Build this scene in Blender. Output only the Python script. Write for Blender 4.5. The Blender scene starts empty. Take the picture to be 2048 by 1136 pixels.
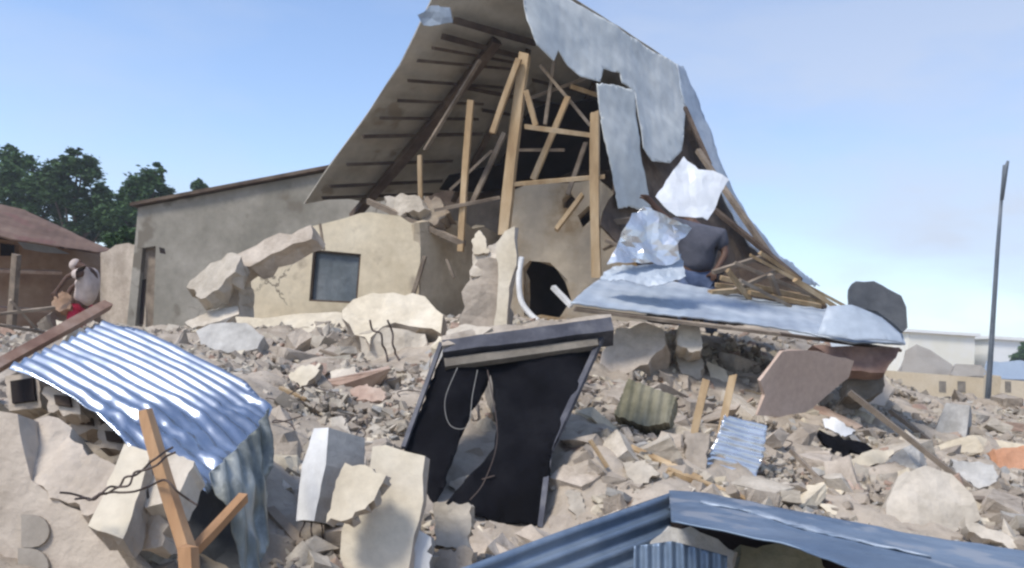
import bpy, bmesh, math, random
import numpy as np
from mathutils import Vector, Matrix, noise
from mathutils.geometry import delaunay_2d_cdt

random.seed(7); RAD = math.radians
S = bpy.context.scene; COL = S.collection
# ------------------------------------------------------------ camera
FPX = 1773.0                                    # focal length in pixels of the 2048 wide photograph
cam_d = bpy.data.cameras.new('camera'); cam = bpy.data.objects.new('camera', cam_d); COL.objects.link(cam)
S.camera = cam
CM = Matrix.Rotation(RAD(90 + 4.3), 3, 'X') @ Matrix.Rotation(RAD(3.7), 3, 'Z')
CP = Vector((0, 0, 2.2))
cam.matrix_world = Matrix.Translation(CP) @ CM.to_4x4()
cam_d.sensor_width = 36; cam_d.lens = FPX / 2048 * 36
cam_d.clip_start = 0.05; cam_d.clip_end = 3000
# ------------------------------------------------------------ world and sun
SUN_EL, SUN_AZ = RAD(52), RAD(231)              # azimuth clockwise from +Y: behind the camera, to the left
W = bpy.data.worlds.new('World'); S.world = W; W.use_nodes = True
nt = W.node_tree; nt.nodes.clear(); N = nt.nodes.new; L = nt.links.new
out = N('ShaderNodeOutputWorld'); bg = N('ShaderNodeBackground'); sky = N('ShaderNodeTexSky')
sky.sky_type = 'NISHITA'; sky.sun_disc = False; sky.sun_elevation = SUN_EL; sky.sun_rotation = SUN_AZ
sky.air_density = 1.0; sky.dust_density = .6; sky.ozone_density = 3.0
bg.inputs['Strength'].default_value = 0.15
tc = N('ShaderNodeTexCoord'); mp = N('ShaderNodeMapping'); mp.inputs['Scale'].default_value = (1.6, 1.6, 5.0)
mp.inputs['Location'].default_value = (.35, .1, .2)
nz = N('ShaderNodeTexNoise'); nz.inputs['Scale'].default_value = 1.7; nz.inputs['Detail'].default_value = 6; nz.inputs['Roughness'].default_value = .5
sep = N('ShaderNodeSeparateXYZ')
L(tc.outputs['Generated'], mp.inputs['Vector']); L(mp.outputs[0], nz.inputs['Vector']); L(tc.outputs['Generated'], sep.inputs[0])
def wmath(op, a, b, clamp=False):
    m = N('ShaderNodeMath'); m.operation = op; m.use_clamp = clamp
    for i, v in enumerate((a, b)):
        if isinstance(v, (int, float)): m.inputs[i].default_value = v
        else: L(v, m.inputs[i])
    return m.outputs[0]
lowf = wmath('SUBTRACT', 1.0, wmath('MULTIPLY', sep.outputs['Z'], 1.7), True)      # haze and cloud gather low
side = wmath('ADD', wmath('MULTIPLY', sep.outputs['X'], 0.8), 0.55, True)        # more cloud towards the right
ns = wmath('MULTIPLY', wmath('SUBTRACT', nz.outputs['Fac'], 0.42), 4.5, True)
fac = wmath('ADD', wmath('MULTIPLY', wmath('MULTIPLY', lowf, side), wmath('ADD', wmath('MULTIPLY', ns, .75), .25)), wmath('MULTIPLY', ns, .20), True)
mx = N('ShaderNodeMix'); mx.data_type = 'RGBA'
tn = N('ShaderNodeMix'); tn.data_type = 'RGBA'; tn.blend_type = 'MULTIPLY'; tn.inputs['Factor'].default_value = 1; tn.inputs['B'].default_value = (1.0, .955, .97, 1)
L(sky.outputs[0], tn.inputs['A']); L(fac, mx.inputs['Factor']); L(tn.outputs['Result'], mx.inputs['A']); mx.inputs['B'].default_value = (2.85, 3.15, 3.75, 1)
L(mx.outputs['Result'], bg.inputs['Color']); L(bg.outputs[0], out.inputs[0])
sd = bpy.data.lights.new('sun', 'SUN'); sun = bpy.data.objects.new('sun', sd); COL.objects.link(sun)
sd.energy = 2.2; sd.angle = RAD(14); sd.color = (1.0, .95, .87)
sdir = Vector((math.sin(SUN_AZ) * math.cos(SUN_EL), math.cos(SUN_AZ) * math.cos(SUN_EL), math.sin(SUN_EL)))
sun.rotation_euler = sdir.to_track_quat('Z', 'Y').to_euler(); sun.location = sdir * 30
S.view_settings.view_transform = 'Standard'; S.view_settings.look = 'None'; S.view_settings.exposure = 0.66
S.view_settings.gamma = 1
S.cycles.pixel_filter_type = 'GAUSSIAN'; S.cycles.filter_width = 2.8
S.cycles.max_bounces = 6; S.cycles.use_denoising = True

# ------------------------------------------------------------ projecting
def ray(px, py): return CM @ Vector(((px - 1024) / FPX, -(py - 568) / FPX, -1.0))
def P(px, py, d): return CP + ray(px, py) * d
def depth(p): return -(CM.transposed() @ (p - CP)).z
def pix(p):
    q = CM.transposed() @ (p - CP); return 1024 + FPX * q.x / -q.z, 568 - FPX * q.y / -q.z

# ------------------------------------------------------------ tagging
def tag(o, label, cat=None, group=None, kind=None):
    if label: o['label'] = label
    if cat: o['category'] = cat
    if group: o['group'] = group
    if kind: o['kind'] = kind
    return o
def empty(name, loc, label, cat, group=None):
    o = bpy.data.objects.new(name, None); COL.objects.link(o); o.location = loc; o.empty_display_size = .2
    return tag(o, label, cat, group)
def put(name, me, parent=None):
    """world-space mesh data -> object whose origin is at its bottom centre"""
    o = bpy.data.objects.new(name, me); COL.objects.link(o)
    n = len(me.vertices)
    a = np.empty(n * 3); me.vertices.foreach_get('co', a); a = a.reshape(-1, 3)
    c = (a.min(0) + a.max(0)) / 2; c[2] = a[:, 2].min()
    me.vertices.foreach_set('co', (a - c).ravel()); me.update()
    o.location = Vector(c)
    if parent:
        o.parent = parent; o.location = Vector(c) - world_of(parent)
    return o
def world_of(o):
    v = Vector(o.location)
    while o.parent: o = o.parent; v = v + Vector(o.location)
    return v

# ------------------------------------------------------------ materials
MATS = {}
def mat(name, cols, scale=3.0, rough=.85, metal=0.0, bump=.3, bscale=18.0, detail=8.0, spots=None, rnd=0.0, spec=.3, streak=None, cracks=0, lo=.38, hi=.62, coord='Object'):
    """procedural surface: two or three tones mixed by noise, fine grain, bump; rnd varies the tone between copies"""
    m = bpy.data.materials.new(name); m.use_nodes = True; t = m.node_tree; t.nodes.clear(); n = t.nodes.new; l = t.links.new
    o = n('ShaderNodeOutputMaterial'); b = n('ShaderNodeBsdfPrincipled'); l(b.outputs[0], o.inputs[0])
    tc = n('ShaderNodeTexCoord'); mp = n('ShaderNodeMapping'); l(tc.outputs[coord], mp.inputs[0])
    if streak: mp.inputs['Scale'].default_value = streak
    nz = n('ShaderNodeTexNoise'); nz.inputs['Scale'].default_value = scale; nz.inputs['Detail'].default_value = detail; nz.inputs['Roughness'].default_value = .6
    nz.noise_dimensions = '4D'
    l(mp.outputs[0], nz.inputs['Vector'])
    oi = n('ShaderNodeObjectInfo'); mw = n('ShaderNodeMath'); mw.operation = 'MULTIPLY'; mw.inputs[1].default_value = 40
    l(oi.outputs['Random'], mw.inputs[0]); l(mw.outputs[0], nz.inputs['W'])
    cr = n('ShaderNodeValToRGB'); l(nz.outputs['Fac'], cr.inputs[0]); e = cr.color_ramp.elements
    e[0].position = lo; e[1].position = hi; e[0].color = (*cols[0], 1); e[1].color = (*cols[-1], 1)
    if len(cols) > 2:
        x = e.new((lo + hi) / 2); x.color = (*cols[1], 1)
    col = cr.outputs[0]
    n2 = n('ShaderNodeTexNoise'); n2.inputs['Scale'].default_value = bscale; n2.inputs['Detail'].default_value = 8; n2.inputs['Roughness'].default_value = .65
    l(mp.outputs[0], n2.inputs['Vector'])
    g = n('ShaderNodeMapRange'); g.inputs['To Min'].default_value = .72; g.inputs['To Max'].default_value = 1.28; l(n2.outputs['Fac'], g.inputs[0])
    mm = n('ShaderNodeMix'); mm.data_type = 'RGBA'; mm.blend_type = 'MULTIPLY'; mm.inputs['Factor'].default_value = 1
    l(col, mm.inputs['A']); l(g.outputs[0], mm.inputs['B']); col = mm.outputs['Result']
    if rnd:
        r = n('ShaderNodeMapRange'); r.inputs['To Min'].default_value = 1 - rnd; r.inputs['To Max'].default_value = 1 + rnd; l(oi.outputs['Random'], r.inputs[0])
        m3 = n('ShaderNodeMix'); m3.data_type = 'RGBA'; m3.blend_type = 'MULTIPLY'; m3.inputs['Factor'].default_value = 1
        l(col, m3.inputs['A']); l(r.outputs[0], m3.inputs['B']); col = m3.outputs['Result']
    if spots:                                   # (colour, scale, threshold)
        v = n('ShaderNodeTexNoise'); v.inputs['Scale'].default_value = spots[1]; v.inputs['Detail'].default_value = 5; l(mp.outputs[0], v.inputs['Vector'])
        vr = n('ShaderNodeMapRange'); vr.inputs['From Min'].default_value = spots[2]; vr.inputs['From Max'].default_value = spots[2] + .06; l(v.outputs['Fac'], vr.inputs[0])
        m4 = n('ShaderNodeMix'); m4.data_type = 'RGBA'; l(vr.outputs[0], m4.inputs['Factor']); l(col, m4.inputs['A']); m4.inputs['B'].default_value = (*spots[0], 1); col = m4.outputs['Result']
    if cracks:
        vo = n('ShaderNodeTexVoronoi'); vo.feature = 'DISTANCE_TO_EDGE'; vo.inputs['Scale'].default_value = cracks
        wn = n('ShaderNodeVectorMath'); wn.operation = 'MULTIPLY_ADD'; l(n2.outputs['Color'], wn.inputs[0]); wn.inputs[1].default_value = (.25, .25, .25); l(mp.outputs[0], wn.inputs[2]); l(wn.outputs[0], vo.inputs['Vector'])
        a1 = n('ShaderNodeMapRange'); a1.inputs['From Max'].default_value = .012; a1.inputs['To Min'].default_value = 1; a1.inputs['To Max'].default_value = 0; l(vo.outputs['Distance'], a1.inputs[0])
        a2 = n('ShaderNodeMapRange'); a2.inputs['From Min'].default_value = .52; a2.inputs['From Max'].default_value = .58; l(nz.outputs['Fac'], a2.inputs[0])
        a3 = n('ShaderNodeMath'); a3.operation = 'MULTIPLY'; l(a1.outputs[0], a3.inputs[0]); l(a2.outputs[0], a3.inputs[1])
        m5 = n('ShaderNodeMix'); m5.data_type = 'RGBA'; l(a3.outputs[0], m5.inputs['Factor']); l(col, m5.inputs['A']); m5.inputs['B'].default_value = (.12, .10, .08, 1); col = m5.outputs['Result']
    l(col, b.inputs['Base Color']); b.inputs['Metallic'].default_value = metal
    rr = n('ShaderNodeMapRange'); rr.inputs['To Min'].default_value = max(.05, rough - .12); rr.inputs['To Max'].default_value = min(1, rough + .12); l(nz.outputs['Fac'], rr.inputs[0]); l(rr.outputs[0], b.inputs['Roughness'])
    b.inputs['Specular IOR Level'].default_value = spec
    if bump:
        bp = n('ShaderNodeBump'); bp.inputs['Strength'].default_value = bump; bp.inputs['Distance'].default_value = .03; l(n2.outputs['Fac'], bp.inputs['Height']); l(bp.outputs[0], b.inputs['Normal'])
    MATS[name] = m; return m
mat('rubble_dust', [(.31, .255, .195), (.39, .33, .26), (.46, .39, .31)], 2.5, .95, bump=.7, bscale=14, spots=((.17, .12, .09), 3.0, .63))
mat('concrete', [(.33, .275, .215), (.42, .355, .285), (.49, .42, .34)], 2.2, .93, bump=.5, bscale=16, rnd=.22)
mat('concrete_pale', [(.40, .345, .27), (.49, .43, .345), (.56, .495, .405)], 2.6, .92, bump=.4, bscale=15, rnd=.15)
mat('concrete_dark', [(.15, .13, .105), (.21, .185, .15), (.28, .245, .20)], 2.6, .95, bump=.6, bscale=14, rnd=.25)
mat('concrete_cool', [(.31, .295, .265), (.40, .38, .345), (.48, .46, .42)], 2.6, .92, bump=.5, bscale=14, rnd=.2)
mat('cream_plaster', [(.48, .41, .30), (.58, .505, .38), (.63, .56, .44)], 1.6, .88, bump=.22, bscale=12, rnd=.10, spots=((.38, .33, .26), 2.5, .64))
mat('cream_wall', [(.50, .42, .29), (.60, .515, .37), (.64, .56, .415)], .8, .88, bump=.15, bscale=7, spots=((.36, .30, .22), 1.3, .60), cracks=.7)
mat('white_paint', [(.58, .57, .54), (.70, .69, .66), (.76, .75, .72)], 2.2, .8, bump=.2, bscale=10, spots=((.42, .39, .35), 3, .62))
mat('pink_brick', [(.33, .22, .165), (.41, .29, .22), (.47, .36, .28)], 3, .92, bump=.4, rnd=.15)
mat('grey_render', [(.205, .19, .155), (.26, .24, .20), (.315, .29, .245)], .7, .93, bump=.35, bscale=6, spots=((.16, .14, .11), 1.1, .57), cracks=.6)
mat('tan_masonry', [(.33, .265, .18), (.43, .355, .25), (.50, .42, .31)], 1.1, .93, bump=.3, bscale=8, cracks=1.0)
mat('brown_plaster', [(.15, .115, .08), (.22, .17, .125), (.30, .245, .18)], 1.1, .93, bump=.3, bscale=8)
mat('beige_inner', [(.28, .19, .10), (.45, .36, .25), (.52, .44, .33)], .9, .9, bump=.2, bscale=6, lo=.40, hi=.54)
mat('timber', [(.28, .185, .095), (.40, .28, .155), (.49, .37, .23)], 3, .8, bump=.25, bscale=14, streak=(1, 1, .25), rnd=.18)
mat('timber_orange', [(.30, .165, .08), (.40, .225, .115), (.47, .29, .16)], 3, .8, bump=.3, bscale=14, streak=(1, 1, .25), rnd=.1, spots=((.22, .15, .10), 4, .6))
mat('timber_grey', [(.15, .115, .085), (.22, .175, .13), (.30, .24, .18)], 3, .85, bump=.3, bscale=14, rnd=.2)
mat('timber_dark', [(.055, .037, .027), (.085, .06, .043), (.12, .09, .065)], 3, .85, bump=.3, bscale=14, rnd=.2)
mat('rusty_pipe', [(.20, .115, .08), (.27, .17, .12), (.33, .24, .19)], 4, .75, bump=.3, rnd=.1)
mat('roof_sheet', [(.53, .55, .525), (.56, .575, .55), (.585, .60, .575)], .6, .7, metal=.0, bump=.06, bscale=5)
mat('roof_underside', [(.38, .35, .29), (.47, .44, .375), (.53, .505, .44)], .9, .8, metal=.1, bump=.15, bscale=6, spots=((.30, .26, .20), 1.7, .60))
mat('zinc_bright', [(.62, .68, .76), (.70, .76, .84), (.80, .85, .90)], 2.0, .24, metal=.9, bump=.03, bscale=7)
mat('zinc_shiny', [(.40, .45, .52), (.47, .52, .59), (.55, .60, .66)], 1.6, .24, metal=.9, bump=.02, bscale=5)
mat('zinc_worn', [(.09, .10, .09), (.20, .21, .19), (.36, .375, .35)], 2.5, .42, metal=.3, bump=.1, streak=(3, 3, .6))
mat('zinc_worn_light', [(.22, .27, .33), (.32, .37, .43), (.45, .49, .53)], 9, .55, metal=.4, bump=.1)
mat('foil', [(.50, .52, .54), (.62, .64, .66), (.72, .73, .74)], 1.6, .28, metal=.75, bump=.05, bscale=9)
mat('zinc_white', [(.58, .60, .61), (.66, .68, .69), (.72, .73, .74)], 1.5, .5, metal=.2, bump=.15, bscale=6)
mat('zinc_blue', [(.115, .16, .225), (.155, .21, .285), (.22, .275, .345)], 2.5, .48, metal=.5, bump=.15, bscale=9, spots=((.33, .35, .38), 4, .58))
mat('zinc_grey', [(.32, .36, .41), (.38, .43, .48), (.46, .50, .54)], 1.6, .6, metal=.2, bump=.1, bscale=6)
mat('rust_roof', [(.13, .08, .055), (.175, .11, .078), (.22, .15, .11)], 1.1, .85, metal=.1, bump=.25, bscale=5, spots=((.17, .09, .07), 1.3, .6))
mat('brown_wall', [(.23, .14, .09), (.31, .20, .13), (.38, .27, .19)], 1.0, .92, bump=.3, bscale=6)
mat('black_cloth', [(.005, .005, .006), (.007, .007, .009), (.011, .011, .013)], 3, .95, bump=.35, bscale=8, spec=.05)
mat('dark_steel', [(.05, .052, .065), (.08, .082, .098), (.13, .13, .14)], 4, .6, metal=.4, bump=.2, rnd=.1)
mat('dark_void', [(.012, .009, .008), (.02, .014, .013), (.035, .022, .02)], 1.5, .9, bump=.2)  # near-black tone standing in for the shade inside openings
mat('window_blue', [(.12, .14, .15), (.15, .172, .185), (.18, .20, .215)], 1.2, .55, metal=.2, bump=.05)
mat('mossy', [(.15, .14, .085), (.21, .195, .13), (.27, .25, .18)], 3, .9, bump=.4)
mat('pink_board', [(.46, .34, .26), (.50, .375, .29), (.54, .41, .325)], .9, .75, bump=.05)
mat('charcoal', [(.05, .055, .062), (.075, .08, .088), (.10, .105, .11)], 1.6, .8, bump=.2)
mat('wire', [(.07, .055, .05), (.12, .09, .075)], 5, .6, metal=.5, bump=0)
mat('skin', [(.085, .045, .03), (.11, .06, .04)], 6, .6, bump=.05)
mat('hair', [(.01, .008, .007), (.02, .016, .014)], 20, .9, bump=.4)
mat('shirt_cream', [(.46, .38, .33), (.54, .45, .40), (.60, .51, .45)], 5, .9, bump=.2, bscale=9)
mat('shorts_red', [(.42, .02, .055), (.52, .035, .08)], 5, .9, bump=.2)
mat('trousers_grey', [(.30, .29, .32), (.40, .39, .42)], 5, .9, bump=.2)
mat('shirt_dark', [(.065, .068, .085), (.10, .10, .12)], 5, .9, bump=.25, bscale=9)
mat('jeans', [(.05, .075, .14), (.09, .12, .20)], 5, .9, bump=.25)
mat('foliage', [(.016, .042, .010), (.034, .078, .018), (.062, .12, .030)], 1.2, .7, bump=0, rnd=.1, lo=.3, hi=.7)
mat('foliage_pale', [(.06, .10, .03), (.09, .13, .04), (.12, .15, .05)], 1.2, .7, bump=0, lo=.3, hi=.7)
mat('bark', [(.07, .05, .035), (.12, .09, .065)], 5, .9, bump=.5)
mat('earth', [(.20, .155, .11), (.27, .215, .155), (.33, .27, .20)], .15, .95, bump=.4, bscale=2)
mat('far_cream', [(.74, .70, .56), (.80, .76, .63), (.82, .79, .70)], .3, .85, bump=0)
mat('far_white', [(.76, .76, .72), (.82, .82, .79)], .3, .85, bump=0)
mat('fence_tan', [(.42, .34, .23), (.50, .41, .28), (.54, .46, .34)], .4, .9, bump=.1)
mat('far_roof', [(.27, .24, .20), (.33, .30, .26)], .5, .9, bump=.1)
mat('thatch', [(.25, .22, .18), (.34, .31, .27), (.26, .28, .20)], .5, .95, bump=.3)
mat('blue_roof_far', [(.25, .31, .39), (.31, .37, .44)], .4, .6, bump=0)
mat('pole_grey', [(.11, .13, .15), (.16, .18, .20)], 2, .6, metal=.3, bump=0)
mat('tile_grey', [(.27, .235, .19), (.34, .30, .25)], 3, .9, bump=.2)
mat('terracotta', [(.13, .08, .065), (.19, .12, .095), (.26, .17, .13)], 3, .9, bump=.2)
mat('orange_cloth', [(.50, .25, .14), (.58, .32, .2)], 3, .9, bump=.2)

# ------------------------------------------------------------ mesh builders
def mesh(name, v, f, m, parent=None, smooth=False):
    me = bpy.data.meshes.new(name); me.from_pydata([tuple(x) for x in v], [], f); me.materials.append(MATS[m] if isinstance(m, str) else m)
    me.update()
    bm = bmesh.new(); bm.from_mesh(me); bmesh.ops.recalc_face_normals(bm, faces=bm.faces); bm.to_mesh(me); bm.free()
    if smooth: me.shade_smooth()
    return put(name, me, parent)
def ortho(n):
    n = n.normalized(); a = Vector((0, 0, 1)) if abs(n.z) < .85 else Vector((0, 1, 0))
    u = a.cross(n).normalized(); return u, n.cross(u).normalized(), n
def under(o, par):
    w = Vector(o.location); o.parent = par; o.location = w - world_of(par); return o
class Plane:
    def __init__(s, p, n): s.p = p; s.u, s.v, s.n = ortho(n)
    def hit(s, px, py):
        r = ray(px, py); k = (s.p - CP).dot(s.n) / r.dot(s.n); return CP + r * k
    def uv(s, q): w = q - s.p; return Vector((w.dot(s.u), w.dot(s.v)))
    def at(s, a, h=0.0): return s.p + s.u * a[0] + s.v * a[1] + s.n * h
def plane3(a, b, c):
    a, b, c = P(*a), P(*b), P(*c); n = (b - a).cross(c - a).normalized()
    if n.dot(CP - a) < 0: n = -n
    return Plane(a, n)
def vplane(a, b):
    a, b = P(*a), P(*b); n = (b - a).cross(Vector((0, 0, 1))).normalized()
    if n.dot(CP - a) < 0: n = -n
    return Plane(a, n)
def inside(p, poly):
    c = False; j = len(poly) - 1
    for i in range(len(poly)):
        a, b = poly[i], poly[j]
        if (a[1] > p[1]) != (b[1] > p[1]) and p[0] < (b[0] - a[0]) * (p[1] - a[1]) / (b[1] - a[1]) + a[0]: c = not c
        j = i
    return c
def jag(pts, amp, step, rng):
    o = []
    for i, a in enumerate(pts):
        b = pts[(i + 1) % len(pts)]; a = Vector(a); b = Vector(b); k = max(1, int((b - a).length / step))
        nrm = Vector((-(b - a).y, (b - a).x)).normalized() if (b - a).length > 1e-9 else Vector((0, 0))
        for j in range(k):
            q = a.lerp(b, (j + (rng.uniform(-.32, .32) if j else 0)) / k)
            if j: q = q + nrm * rng.choice((-1, 1)) * amp * 1.7 * rng.random() ** 2
            o.append(q)
    return o
def poly_mesh(name, outline, pl, th, m, parent=None, holes=(), disp=None, res=None, jagamp=0.0, smooth=False, seed=1, back_n=None, jagstep=None, edge_m=None):
    """an outline given by sight lines, met with a plane in space; given real thickness away from the camera"""
    rng = random.Random(seed * 31 + 5)
    o2 = [pl.uv(pl.hit(*q)) for q in outline]; h2 = [[pl.uv(pl.hit(*q)) for q in h] for h in holes]
    xs = [p.x for p in o2]; ys = [p.y for p in o2]; size = max(max(xs) - min(xs), max(ys) - min(ys))
    res = res or size / 10
    if jagamp: o2 = jag(o2, jagamp, jagstep or max(res * 1.0, jagamp * 2), rng)
    else: o2 = jag(o2, 0, res, rng)
    pts = list(o2); edges = [(i, (i + 1) % len(o2)) for i in range(len(o2))]
    for h in h2:
        h = jag(h, 0, res, rng); k = len(pts); pts += h; edges += [(k + i, k + (i + 1) % len(h)) for i in range(len(h))]
    if disp is not None and hasattr(disp, 'dir'):
        dv = disp.dir; qv = Vector((-dv.y, dv.x)); st = disp.pitch / 10; al = st * 3.5
        A_ = [p.dot(dv) for p in o2]; B_ = [p.dot(qv) for p in o2]; a_ = min(A_) + al / 2; row = 0
        while a_ < max(A_):
            b_ = min(B_) + st / 2
            while b_ < max(B_):
                q = dv * a_ + qv * b_
                if inside(q, o2): pts.append(q)
                b_ += st
            a_ += al
    x = min(xs) + res / 2 if not (disp is not None and hasattr(disp, 'dir')) else 1e9
    while x < max(xs):
        y = min(ys) + res / 2
        while y < max(ys):
            q = Vector((x + rng.uniform(-.18, .18) * res, y + rng.uniform(-.18, .18) * res))
            if inside(q, o2) and not any(inside(q, h) for h in h2): pts.append(q)
            y += res
        x += res
    V, E, F = delaunay_2d_cdt(pts, edges, [], 0, 1e-5)[:3]
    keep = []
    for f in F:
        c = sum((V[i] for i in f), Vector((0, 0))) / len(f)
        if inside(c, o2) and not any(inside(c, h) for h in h2): keep.append(list(f))
    used = sorted({i for f in keep for i in f}); mp = {i: k for k, i in enumerate(used)}; keep = [[mp[i] for i in f] for f in keep]
    V = [V[i] for i in used]; n = len(V)
    top = [pl.at(p, disp(p.x, p.y) if disp else 0) for p in V]
    bn = (back_n or -pl.n) * th
    jj = min(th * .35, jagamp * 1.6)
    def jt(q): return q + Vector((rng.uniform(-jj, jj), rng.uniform(-jj, jj), rng.uniform(-jj, jj)))
    bot = [q + bn for q in top]
    cnt = {}
    for f in keep:
        for i in range(3):
            a, b = f[i], f[(i + 1) % 3]; cnt[(a, b)] = 1
    faces = keep + [[i + n for i in reversed(f)] for f in keep]
    mid = {}; allv = top + bot
    for (a, b) in cnt:
        if (b, a) not in cnt:
            if not jj: faces.append([b, a, a + n, b + n]); continue
            for c in (a, b):
                if c not in mid: mid[c] = len(allv); allv.append(jt(top[c] + bn * rng.uniform(.3, .7))); allv[c + n] = jt(allv[c + n])
            faces += [[b, a, mid[a], mid[b]], [mid[b], mid[a], a + n, b + n]]
    nf = len(keep); o = mesh(name, allv, faces, m, parent, smooth)
    edge_m = edge_m or {'cream_plaster': 'concrete', 'cream_wall': 'concrete', 'white_paint': 'concrete_cool'}.get(m if isinstance(m, str) else '')
    if edge_m and th > .05:
        o.data.materials.append(MATS[edge_m])
        for k, p in enumerate(o.data.polygons): p.material_index = 0 if k < nf else 1
    return o
def fbm(u, v, s, seed=0): return noise.fractal(Vector((u * s, v * s, seed * 7.31)), 1.0, 2.0, 4)
def rough(amp, s, seed=0): return lambda u, v: amp * fbm(u, v, s, seed)
def corr(pl, a, b, pitch, amp, crumple=0.0, cs=1.5, seed=0, sharp=0):
    """corrugation whose ridges run along the sight lines a -> b"""
    d = (pl.uv(pl.hit(*b)) - pl.uv(pl.hit(*a))).normalized(); q = Vector((-d.y, d.x))
    def f(u, v):
        w = crumple * fbm(u, v, cs, seed)
        t = math.sin(2 * math.pi * ((u * q.x + v * q.y) + w * .5) / pitch)
        if sharp: t = math.copysign(abs(t) ** sharp, t)
        return amp * t + w
    f.dir = d; f.pitch = pitch
    return f
def slab_lump(name, outline, pl, th, m, parent=None, seed=1, amp=.02, s=4, jagamp=.02, res=None): 
    return poly_mesh(name, outline, pl, th, m, parent, disp=rough(amp, s, seed), jagamp=jagamp, seed=seed, res=res)
def beam_vf(a, b, w, h, roll=0.0, bend=0.0, seed=0, segs=4, taper=1.0):
    d = (b - a); ln = d.length; d.normalize(); u, v, _ = ortho(d)
    u2 = u * math.cos(roll) + v * math.sin(roll); v2 = -u * math.sin(roll) + v * math.cos(roll)
    V, F = [], []; rng = random.Random(seed)
    for i in range(segs + 1):
        t = i / segs; c = a.lerp(b, t) + u2 * bend * ln * math.sin(math.pi * t)
        k = 1 + (taper - 1) * t
        jw = rng.uniform(.93, 1.07); jh = rng.uniform(.93, 1.07)
        for sx, sy in ((-1, -1), (1, -1), (1, 1), (-1, 1)):
            e = (rng.uniform(-.25, .25) * w if i in (0, segs) else 0)
            V.append(c + u2 * sx * w / 2 * k * jw + v2 * sy * h / 2 * k * jh + d * e)
        if i:
            o = (i - 1) * 4
            for j in range(4): F.append([o + j, o + (j + 1) % 4, o + 4 + (j + 1) % 4, o + 4 + j])
    F.append([3, 2, 1, 0]); o = segs * 4; F.append([o, o + 1, o + 2, o + 3])
    return V, F
def beam(name, a, b, w, h, m, parent=None, roll=.3, bend=0.0, seed=0, taper=1.0):
    V, F = beam_vf(a, b, w, h, roll, bend, seed, 5, taper); return mesh(name, V, F, m, parent)
def pbeam(name, a, b, wpx, m, parent=None, **k):
    A, B = P(*a), P(*b); w = .86 * wpx * (a[2] + b[2]) / 2 / FPX
    return beam(name, A, B, w, w * k.pop('flat', .8), m, parent, **k)
def tube_vf(pts, r, n=7):
    V, F = [], []; m = len(pts); up = None
    for i, p in enumerate(pts):
        d = (pts[min(i + 1, m - 1)] - pts[max(i - 1, 0)]).normalized()
        if up is None: up = ortho(d)[0]
        u = (up - d * up.dot(d)).normalized(); up = u; v = d.cross(u)
        rr = r[i] if isinstance(r, (list, tuple)) else r
        for k in range(n):
            a = 2 * math.pi * k / n; V.append(p + u * math.cos(a) * rr + v * math.sin(a) * rr)
        if i:
            o = (i - 1) * n
            for k in range(n): F.append([o + k, o + (k + 1) % n, o + n + (k + 1) % n, o + n + k])
    F.append(list(range(n))[::-1]); F.append([(m - 1) * n + k for k in range(n)])
    return V, F
def spline(pts, k=6):
    o = []; n = len(pts)
    for i in range(n - 1):
        p0, p1, p2, p3 = pts[max(i - 1, 0)], pts[i], pts[i + 1], pts[min(i + 2, n - 1)]
        for j in range(k):
            t = j / k; o.append(.5 * ((2 * p1) + (p2 - p0) * t + (2 * p0 - 5 * p1 + 4 * p2 - p3) * t * t + (3 * p1 - p0 - 3 * p2 + p3) * t ** 3))
    o.append(pts[-1]); return o
def wire(name, pts, r, m, parent=None):
    V, F = tube_vf(spline([P(*q) for q in pts]), r); return mesh(name, V, F, m, parent, True)
def box_vf(c, s, rz=0.0):
    R = Matrix.Rotation(rz, 3, 'Z'); V = [c + R @ Vector((x * s[0] / 2, y * s[1] / 2, z * s[2] / 2)) for x in (-1, 1) for y in (-1, 1) for z in (-1, 1)]
    return V, [[0, 1, 3, 2], [4, 6, 7, 5], [0, 4, 5, 1], [2, 3, 7, 6], [0, 2, 6, 4], [1, 5, 7, 3]]
class MB:
    def __init__(s): s.V = []; s.F = []
    def add(s, vf): o = len(s.V); s.V += vf[0]; s.F += [[i + o for i in f] for f in vf[1]]; return s
    def build(s, name, m, parent=None, smooth=False): return mesh(name, s.V, s.F, m, parent, smooth)

# ------------------------------------------------------------ ground and heap
g = MB()
nx = 40
gx = [(-700 + 1400 * i / nx) for i in range(nx + 1)]; gy = [-60 + 1000 * (j / nx) for j in range(nx + 1)]
g.V = [Vector((x, y, 0)) for y in gy for x in gx]
g.F = [[j * (nx + 1) + i, j * (nx + 1) + i + 1, (j + 1) * (nx + 1) + i + 1, (j + 1) * (nx + 1) + i] for j in range(nx) for i in range(nx)]
tag(g.build('ground', 'earth'), 'bare brown earth ground of the compound', kind='structure')

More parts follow.
